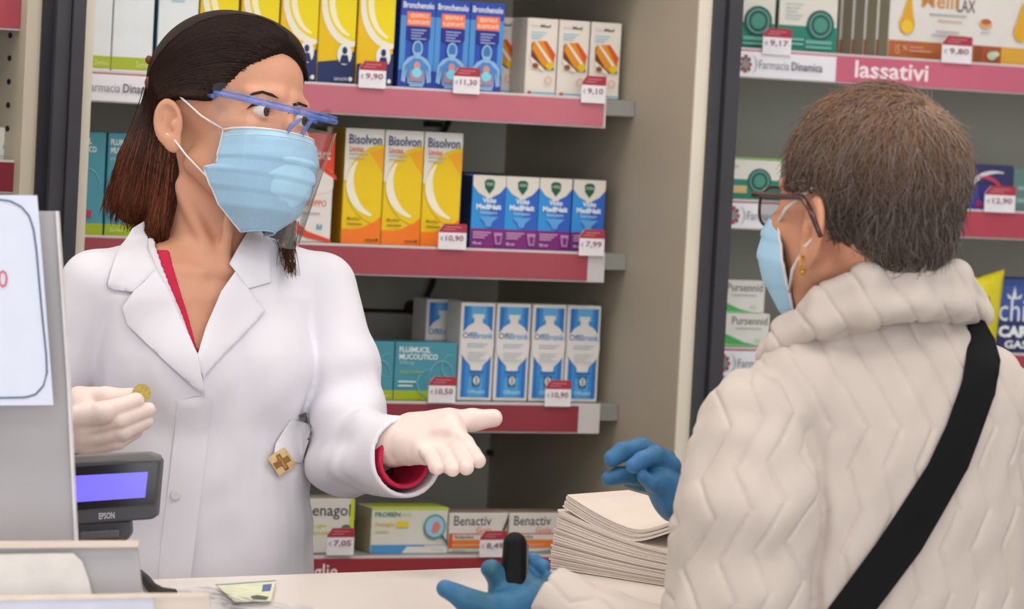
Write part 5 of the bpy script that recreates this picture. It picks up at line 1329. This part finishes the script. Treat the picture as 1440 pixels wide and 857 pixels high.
# ------------------------------------------------------------------ customer in front of the counter
M_QUILT = mat('quilted_cream', 'bfb3ab', .7, .25, var=.03, scale=25, sheen=.15, bump=.10, bscale=600)
M_STRAP = mat('strap_black', '0b0c0f', .7, .15, var=.1, scale=400, bump=.2, bscale=1500)
def customer():
    G = Fig(1240, 480, 3.30)
    root = empty('person')
    b = math.radians(38); pt = math.radians(-5)
    HD = Head((1219, 314, -6), (-math.sin(b) * math.cos(pt), math.sin(pt), math.cos(b) * math.cos(pt)), (-math.cos(b), -.02, -math.sin(b)), 1.42)
    yaw = math.radians(25); La = np.array([-math.cos(yaw), 0, -math.sin(yaw)]); Fa = np.array([-math.sin(yaw), 0, math.cos(yaw)])
    YS = [400, 440, 470, 510, 560, 620, 700, 860, 1100, 1300]
    RA = [60, 85, 130, 180, 214, 228, 236, 238, 245, 250]
    RB = [55, 70, 88, 104, 116, 126, 134, 140, 148, 156]
    def torso(P, g=0.0):
        ax = np.interp(P[1], [400, 600, 1300], [1248, 1252, 1222]).astype(np.float32); az = np.interp(P[1], [400, 600, 1300], [24, 34, 70]).astype(np.float32)
        x, z = P[0] - ax, P[2] - az
        la = x * La[0] + z * La[2]; fb = x * Fa[0] + z * Fa[2]
        ra = np.interp(P[1], YS, RA).astype(np.float32) + g; rb = np.interp(P[1], YS, RB).astype(np.float32) + g
        return (np.sqrt((la / ra) ** 2 + (fb / rb) ** 2) - 1) * np.minimum(ra, rb) * .92
    SL, SR = (1062, 598, -64), (1444, 600, 116)
    EL, WL = (1016, 950, -70), (772, 850, 34)
    ER, WR = (1400, 930, 190), (990, 716, 250)
    def shoulders(P, g=0.0):
        return smin(s_cap(P, (1215, 500, 10), SL, 66 + g, 84 + g), s_cap(P, (1290, 500, 30), SR, 66 + g, 82 + g), 20)
    def sleeveL(P, g=0.0): return s_chain(P, [SL, (1044, 720, -98), (1030, 850, -98), EL, (860, 905, 2), WL], [90 + g, 100 + g, 102 + g, 92 + g, 66 + g, 50 + g], 18)
    def sleeveR(P, g=0.0): return s_chain(P, [SR, (1440, 780, 150), ER, (1200, 850, 240), WR], [86 + g, 90 + g, 84 + g, 66 + g, 48 + g], 18)
    def body(P):
        d = HD.sdf(P, 1.12)
        nk = s_chain(P, [tuple(HD.px((-22, 0, -15))[0]), (1230, 420, 18), (1240, 500, 40)], [80, 66, 56], 12)
        d = smin(d, nk, 18)
        d = smin(d, s_cap(P, tuple(HD.px((40, 14, -85))[0]), (1190, 470, 40), 34, 40), 18)
        t = np.maximum(np.maximum(torso(P, -16), P[1] - 1000), 440 - P[1])
        t = smin(t, shoulders(P, -20), 20)
        d = smin(d, t, 20)
        d = smin(d, s_chain(P, [SL, EL, WL], [50, 42, 30], 10), 12)
        return smin(d, s_chain(P, [SR, ER, WR], [50, 42, 30], 10), 12)
    pos, Q = snet(body, (700, 90, -220), (1560, 1060, 360), 4.2)
    link('body', G.mesh('body', smooth_pos(pos, Q, 1, .3), Q), root, [M_SKIN2])
    # --- hair: cropped volume plus strands running from the crown
    lin3 = lambda h: np.array(lin(h)[:3])
    def hairf(P):
        f, l, u = HD.inv(P)
        cap = s_ell((f, l, u), (-13, 2, 50), (95, 80, 86))
        cap = smin(cap, s_ell((f, l, u), (-56, 0, -4), (38, 50, 44)), 20)
        hl = (f - u * .6 - 30) * .8
        cap = smax(cap, hl, 6)
        al = np.abs(l)
        # round the ears, down to a sideburn, nape hairline
        cut = np.minimum(np.minimum(f + 22 + (u - 10) * .12, 34 - u), al - 40)
        cap = smax(cap, cut, 5)
        cap = smax(cap, -(u + 46 + f * .05), 8)
        return cap * HD.k
    pos, Q = snet(hairf, (1040, 80, -200), (1400, 440, 200), 3.4)
    def haircol(p, w=None):
        # warmer brown on top, grey brown at the back and nape
        t = np.clip((p[:, 1] - 150) / 150, 0, 1)[:, None]
        return lin3('8a6a55') * (1 - t) + lin3('51453e') * t
    pos = pos + vnormals(pos, Q) * (2.2 * vnoise(pos, 26, 3))[:, None]
    me = G.mesh('hair', pos, Q); ca = me.color_attributes.new('hair_col', 'FLOAT_COLOR', 'POINT')
    cc = haircol(pos) * .8; ca.data.foreach_set('color', np.concatenate([cc, np.ones((len(cc), 1))], 1).astype(np.float32).ravel())
    link('hair', me, root, [M_HAIR])
    rnd = np.random.RandomState(8); n = 9500; K = 7
    # roots spread over the whole cap, growing away from the crown whorl
    f_ = rnd.normal(size=(n * 3, 3)); f_ /= np.linalg.norm(f_, axis=1, keepdims=True)
    ctr = np.array([-16, 0, 42.0]); q = ctr + f_ * np.array([92, 78, 82])
    px = HD.px(q)
    def grad(fn, p, e=1.0):
        g = []
        for i in range(3):
            o = np.zeros(3); o[i] = e
            a_, b_ = p + o, p - o
            g.append(fn((a_[:, 0].astype(np.float32), a_[:, 1].astype(np.float32), a_[:, 2].astype(np.float32))) - fn((b_[:, 0].astype(np.float32), b_[:, 1].astype(np.float32), b_[:, 2].astype(np.float32))))
        g = np.stack(g, 1); return g / (np.linalg.norm(g, axis=1, keepdims=True) + 1e-9)
    ev = lambda p: hairf((p[:, 0].astype(np.float32), p[:, 1].astype(np.float32), p[:, 2].astype(np.float32)))
    for _ in range(4): px = px - grad(hairf, px) * ev(px)[:, None]
    ok = np.abs(ev(px)) < 2; px = px[ok][:n]; n = len(px)
    crown = HD.px((-62, -8, 108))[0]
    L = np.zeros((n, K, 3)); p = px - grad(hairf, px) * 2.5
    seg = (5.0 + rnd.rand(n) * 4.5)[:, None]
    wob = rnd.normal(size=(n, 3)) * .38
    for k in range(K):
        L[:, k] = p
        g = grad(hairf, p)
        dirv = p - crown; dirv /= np.linalg.norm(dirv, axis=1, keepdims=True) + 1e-6
        sw = np.cross(g, dirv)
        dv = dirv + .35 * sw + np.array([0, .35, 0]) + wob
        dv = dv - g * (dv * g).sum(1, keepdims=True); dv /= np.linalg.norm(dv, axis=1, keepdims=True) + 1e-6
        p = p + (dv + g * (.24 - .02 * k)) * seg
        # stay close over the cap
        e_ = ev(p); p = p - g * np.clip(e_ - 7, 0, 30)[:, None] * .6
    cs = haircol(L.reshape(-1, 3)).reshape(L.shape) * (.7 + rnd.rand(n, 1, 1) * .75)
    gr = (rnd.rand(n) < .30)[:, None, None]; cs = np.where(gr, cs * .5 + lin3('8f8782') * .5, cs)
    nearc = np.exp(-(np.linalg.norm(L - crown, axis=2) / 38) ** 2)[..., None]; cs = cs * (1 - .45 * nearc) + lin3('a08f84') * .45 * nearc
    link('hair_strands', strands_mesh(G, 'hair_strands', L, 1.0, .3, cs), root, [M_HAIR])
    # loose flyaway hairs
    sel = rnd.choice(n, 1500, replace=False); Lf = L[sel].copy(); gg = grad(hairf, Lf[:, 0])
    Lf += gg[:, None, :] * (np.linspace(0, 1, K) ** 1.4)[None, :, None] * (4 + 9 * rnd.rand(1500, 1, 1)); Lf += rnd.normal(size=(1500, 1, 3)) * np.linspace(0, 3, K)[None, :, None]
    link('flyaway_hair', strands_mesh(G, 'flyaway_hair', Lf, .6, .2, cs[sel]), root, [M_HAIR])
    # --- mask
    v_ = np.linspace(0, 1, 30); t_ = np.linspace(-1, 1, 41); V = []
    cf = np.interp(v_, [0, .15, .4, .7, 1], [106, 118, 126, 118, 92]); cu = np.interp(v_, [0, .15, .4, .7, 1], [-2, -12, -38, -72, -104])
    sf = np.interp(v_, [0, .5, 1], [66, 50, 58]); su = np.interp(v_, [0, .5, 1], [-6, -48, -98]); sl = np.interp(v_, [0, .5, 1], [58, 62, 34])
    for i in range(30):
        for t in t_:
            th = t * math.pi / 2; w = abs(math.cos(th)) ** .75
            pl = 2.2 * ((v_[i] * 4.2) % 1.0)
            V.append([sf[i] + (cf[i] - sf[i]) * w + pl * w, sl[i] * math.sin(th) * (1 + pl * .012), su[i] + (cu[i] - su[i]) * w])
    V = np.array(V); V2 = V.copy(); V2[:, 0] -= 1.4; V2[:, 1] *= .98; nx = 41; Qm = []; n1 = len(V)
    for i in range(29):
        for j in range(40): k = i * nx + j; Qm.append((k, k + 1, k + nx + 1, k + nx)); k2 = k + n1; Qm.append((k2, k2 + nx, k2 + nx + 1, k2 + 1))
    rim = list(range(nx)) + [i * nx + nx - 1 for i in range(1, 30)] + [29 * nx + j for j in range(nx - 2, -1, -1)] + [i * nx for i in range(28, 0, -1)]
    for p_, q_ in zip(rim, rim[1:] + rim[:1]): Qm.append((p_, n1 + p_, n1 + q_, q_))
    mk = link('face_mask', G.mesh('face_mask', HD.px(np.concatenate([V, V2])), np.array(Qm)), root, [M_MASK])
    for s, j in ((-1, 0), (1, nx - 1)):
        link('mask_binding', tube_mesh('mask_binding', G.w(HD.px(V[[i * nx + j for i in range(30)]])), 2.0 * G.s, 6), mk, [M_LOOP])
        a_, b_ = V[j], V[29 * nx + j - (0 if s < 0 else 0)]
        for st, en in ((a_, [[14, 77 * s, 24], [-6, 82 * s, 32]]), (V[22 * nx + j], [[2, 79 * s, -26], [-14, 83 * s, -16]])):
            en = np.array(en, float)
            link('ear_loop', tube_mesh('ear_loop', G.w(HD.px(np.array([st, (st + en[0]) / 2 + np.array([0, 6 * s, 0]), en[0], en[1]]))), 2.3 * G.s, 6), mk, [M_LOOP])
    # --- glasses
    M_FRM = mat('glasses_burgundy', '3c1418', .25, .6, var=.2, scale=150)
    gl = None
    for s in (1, -1):
        c = np.array([106, 33 * s, 8.0]); ring = []
        for t in np.linspace(0, 2 * math.pi, 28, endpoint=False):
            l_ = 27 * math.copysign(abs(math.cos(t)) ** .8, math.cos(t)); ring.append([c[0] - .004 * (c[1] + l_) ** 2 + 2, c[1] + l_, c[2] + 20 * math.copysign(abs(math.sin(t)) ** .8, math.sin(t))])
        ring = np.array(ring)
        if gl is None:
            gl = link('eyeglasses', tube_mesh('eyeglasses', G.w(HD.px(ring)), 2.2 * G.s, 8, True), root, [M_FRM]); par = gl
        else: link('lens_rim', tube_mesh('lens_rim', G.w(HD.px(ring)), 2.2 * G.s, 8, True), gl, [M_FRM])
        cw = G.w(HD.px(ring)); cc_ = cw.mean(0)
        me = pymesh('lens', list(cw) + [cc_ + CF * .0003], [(i, (i + 1) % 28, 28) for i in range(28)], True)
        link('lens', me, gl, [mat('lens_grey', '5f6b66', .05, .6, var=.05, trans=.55)])
        tp = np.array([[98, 62 * s, 20], [92, 70 * s, 20], [50, 79 * s, 20], [6, 84 * s, 22], [-14, 92 * s, 12], [-34, 93 * s, -14]], float)
        link('temple_arm', tube_mesh('temple_arm', G.w(HD.px(tp)), [4.6 * G.s, 5 * G.s, 4.6 * G.s, 4.4 * G.s, 4.2 * G.s, 3.4 * G.s], 8), gl, [M_FRM])
    link('nose_bridge', tube_mesh('nose_bridge', G.w(HD.px(np.array([[106, 8, 12], [112, 0, 15], [106, -8, 12]], float))), 2 * G.s, 8), gl, [M_FRM])
    # --- earring
    lob = HD.px((-2, 84, -36))[0]
    ring = [lob + np.array([4 * math.cos(t) - 2, 9 + 10 * math.sin(t), -4 + 4 * math.cos(t)]) for t in np.linspace(0, 2 * math.pi, 20, endpoint=False)]
    er = link('earring', tube_mesh('earring', G.w(np.array(ring)), 1.5 * G.s, 8, True), root, [mat('gold', 'c8963a', .25, .5, metal=.9)])
    bm = bmesh.new(); bmesh.ops.create_uvsphere(bm, u_segments=14, v_segments=10, radius=4.2 * G.s)
    for v in bm.verts: v.co += Vector(G.w(lob + np.array([-2, 21, -4]))[0])
    me = bpy.data.meshes.new('earring_drop'); bm.to_mesh(me); bm.free(); link('earring_drop', me, er, [mat('gold', 'c8963a', .25, .5, metal=.9)])
    # --- jacket
    def jack_parts(P):
        t = smin(torso(P), shoulders(P), 26)
        return t, np.minimum(sleeveL(P), sleeveR(P))
    def jacket_solid(P):
        t, s = jack_parts(P); return smin(t, s, 3)
    WAn = np.array(WL) - np.array((860, 905, 2.0)); WAn /= np.linalg.norm(WAn)
    RAn = np.array(WR) - np.array((1200, 850, 240.0)); RAn /= np.linalg.norm(RAn)
    def jacket(P):
        o = jacket_solid(P); d = np.maximum(o, -(o + 12))
        d = smax(d, -s_cap(P, (1236, 330, 10), (1236, 362, 12), 92, 84), 3)
        d = np.maximum(d, P[1] - 1190)
        for W_, A_, r in ((np.array(WL), WAn, 60), (np.array(WR), RAn, 60)):
            dt = (P[0] - W_[0]) * A_[0] + (P[1] - W_[1]) * A_[1] + (P[2] - W_[2]) * A_[2]
            d = smax(d, -np.maximum(-(dt - 6), s_sph(P, W_, r + 30)), 2)
            d = smax(d, -s_cap(P, W_ - A_ * 40, W_ + A_ * 90, 34, 36), 2)
        return d
    pos, Q = snet(jacket, (680, 400, -220), (1570, 1200, 380), 3.3)
    pos = smooth_pos(pos, Q, 1, .4); N_ = vnormals(pos, Q)
    t, s = jack_parts((pos[:, 0], pos[:, 1], pos[:, 2]))
    x, y, z = pos.T
    tri = lambda a: 2 * np.abs((a % 1.0) - .5)
    def puff(ph, pw=.34): return np.abs(np.sin(math.pi * ph)) ** pw - .75 * np.exp(-(np.abs((ph + .5) % 1 - .5) * 47 / 2.9) ** 2)
    zig = np.interp(y, [420, 600, 655, 715, 770, 830, 885, 945, 1000, 1060, 1120, 1200], [-20, 92, 72, 93, 73, 94, 74, 95, 75, 95, 75, 95])
    back = puff((x - zig + .10 * (y - 500)) / 47.0)
    wy = y + .25 * (x - 1040)
    sl = puff((x + .18 * (y - 700) - 32 * tri(wy / 118.0)) / 46.0)
    fore = puff((y * .9 - x * .32 - 20 * tri(x / 80.0)) / 44.0)
    sl = np.where((x < 940) & (y > 790), fore, sl)
    w = np.clip((t - s) / 14 + .5, 0, 1)
    amp = 3.0
    disp = amp * (back * (1 - w) + sl * w - .7) - 10 * np.exp(-((t - s) / 10) ** 2) + 2.0 * vnoise(pos, 80, 12)
    # creases gathered round the arm
    cr_ = np.exp(-((x - 1150) / 70) ** 2 - ((y - 690) / 110) ** 2)
    disp += cr_ * 4.5 * np.sin((x * .8 - y * .35) / 17)
    disp += w * (3.4 * np.sin((y + .5 * x) / 19 + 1.3 * np.sin(x / 30)) * np.exp(-((y - 760) / 170) ** 2))
    sg_ = np.where(jacket_solid((x, y, z)) < -6, -1.0, 1.0)
    pos = pos + N_ * (disp * sg_)[:, None]
    jk = link('quilted_jacket', G.mesh('quilted_jacket', pos, Q), root, [M_QUILT])
    # collar
    CP = [(1382, 428, 70), (1346, 406, -14), (1280, 400, -74), (1210, 412, -96), (1150, 434, -78), (1096, 474, -20), (1086, 492, 40), (1130, 480, 110), (1250, 450, 150), (1350, 436, 130), (1382, 428, 70)]
    CRd = [26, 37, 42, 40, 33, 25, 20, 20, 24, 24, 26]
    def collar(P):
        d = s_chain(P, [(p[0] - (p[0] - 1240) * .03, p[1] - r * .42, p[2] + 5) for p, r in zip(CP, CRd)], [r * .58 for r in CRd], 14)
        low = s_chain(P, [(p[0] + (p[0] - 1240) * .04, p[1] + r * .62, p[2] - 8) for p, r in zip(CP, CRd)], [r * .52 for r in CRd], 14)
        d = smin(d, low, 26)
        d = smin(d, s_chain(P, [(1240 + (p[0] - 1240) * .86, p[1] + 26, 20 + (p[2] - 20) * .8) for p in CP], [r * .6 for r in CRd], 14), 12)
        return smax(d, -s_chain(P, [(1228, 330, 6), (1236, 420, 6), (1240, 520, 16)], [82, 78, 78], 10), 4)
    pos, Q = snet(collar, (1040, 330, -170), (1440, 550, 210), 2.6)
    pos = smooth_pos(pos, Q, 2, .4); N_ = vnormals(pos, Q); x, y, z = pos.T
    ph = (x - .62 * (y - 400)) / 52.0
    pos = pos + N_ * (2.7 * (puff(ph, .34) - .7) + 1.4 * vnoise(pos, 60, 5))[:, None]
    link('collar', G.mesh('collar', pos, Q), jk, [M_QUILT])
    # --- gloves
    def hand_hold(P):
        d = smin(s_cap(P, (790, 858, 30), (752, 850, 40), 34, 30), s_cap(P, (752, 850, 40), (712, 832, 44), 30, 26), 12)
        d = smin(d, s_cap(P, (746, 846, 50), (730, 820, 60), 26, 22), 12)
        d = smin(d, s_chain(P, [(728, 850, 24), (690, 854, 6), (655, 843, -4), (627, 828, -8)], [22, 19, 16, 13.5], 6), 8)
        d = smin(d, s_chain(P, [(712, 834, 44), (700, 814, 34), (690, 802, 22)], [19, 16, 13.5], 5), 6)
        d = smin(d, s_chain(P, [(728, 826, 66), (746, 806, 74), (750, 794, 66)], [17, 14.5, 12], 5), 6)
        d = smin(d, s_chain(P, [(742, 832, 66), (760, 814, 72), (764, 803, 62)], [16, 14, 11.5], 5), 6)
        d = smin(d, s_chain(P, [(752, 842, 60), (770, 828, 62), (772, 818, 52)], [14, 12, 10], 5), 6)
        return d
    def hand_reach(P):
        W_ = (962, 716, 258)
        palm = smin(s_cap(P, W_, (934, 672, 268), 30, 26), s_cap(P, W_, (938, 690, 240), 30, 24), 14)
        d = smin(palm, s_cap(P, (1000, 740, 256), W_, 32, 30), 10)
        for ch, rr in (([(946, 662, 276), (912, 642, 270), (884, 646, 256), (868, 656, 248)], (19, 16, 14.5, 12.5)), ([(952, 668, 252), (932, 652, 236), (910, 658, 226), (899, 665, 222)], (18, 15.5, 14, 12)),
                       ([(934, 684, 276), (902, 680, 270), (876, 682, 260), (864, 686, 252)], (18, 15, 13.5, 11.5)), ([(938, 696, 282), (912, 694, 286), (892, 690, 284)], (15, 13, 11)), ([(944, 704, 240), (926, 690, 224), (914, 682, 220)], (16, 13, 10.5))):
            d = smin(d, s_chain(P, ch, rr, 4), 3)
        return d
    for fn, lo, hi in ((hand_hold, (590, 760, -60), (840, 920, 130)), (hand_reach, (820, 600, 180), (1050, 790, 340))):
        pos, Q = snet(fn, lo, hi, 1.8)
        pos = smooth_pos(pos, Q, 1, .4); pos = pos + vnormals(pos, Q) * (.8 * vnoise(pos, 36, 2))[:, None]
        link('glove', G.mesh('glove', pos, Q), root, [M_NITR])
    ft = limb_to_floor(G, [(1175, 1120, 20), (1290, 1120, 80)], root, 1200, 120, 70, M_TROU, 0)
    for f in ft: shoe(G, f, Fa, root)
    tag(root, 'person seen from behind in cream quilted jacket with short grey brown hair and glasses', 'person')
    # --- bag strap across the back, held clear of the cloth
    poly = [(1365, 440), (1362, 470), (1348, 533), (1322, 596), (1294, 650), (1220, 757), (1145, 857), (1040, 1000), (1112, 1000), (1214, 857), (1284, 768), (1353, 656), (1396, 555), (1408, 507), (1404, 477), (1390, 452)]
    st = drape(G, 'bag_strap', poly, jacket_solid, 7, 3, -260, 240, M_STRAP, None, 9, 0.0, 8)
    tag(st, 'wide black bag strap crossing the cream quilted back', 'bag strap')
    # --- wallet held in the lower glove
    wl = empty('wallet', G.w((720, 812, 36))[0])
    def wal(P):
        q = s_cap(P, (724, 768, 36), (722, 822, 34), 15, 16); return np.maximum(q, np.abs(P[2] - 35) - 13) - 2
    pos, Q = snet(wal, (690, 735, 0), (760, 860, 80), 1.6)
    sub(link('case', G.mesh('case', pos, Q), None, [mat('wallet_black', '08090b', .6, .2, bump=.4, bscale=800)]), wl)
    def edge(P): return np.maximum(s_cap(P, (735, 772, 42), (734, 820, 42), 9, 9), np.abs(P[2] - 43) - 8)
    pos, Q = snet(edge, (715, 750, 20), (760, 840, 70), 1.6)
    sub(link('zip_edge', G.mesh('zip_edge', pos, Q), None, [mat('wallet_grey', '6a6462', .4)]), wl)
    tag(wl, 'small black wallet held upright in a blue glove', 'wallet')
customer()
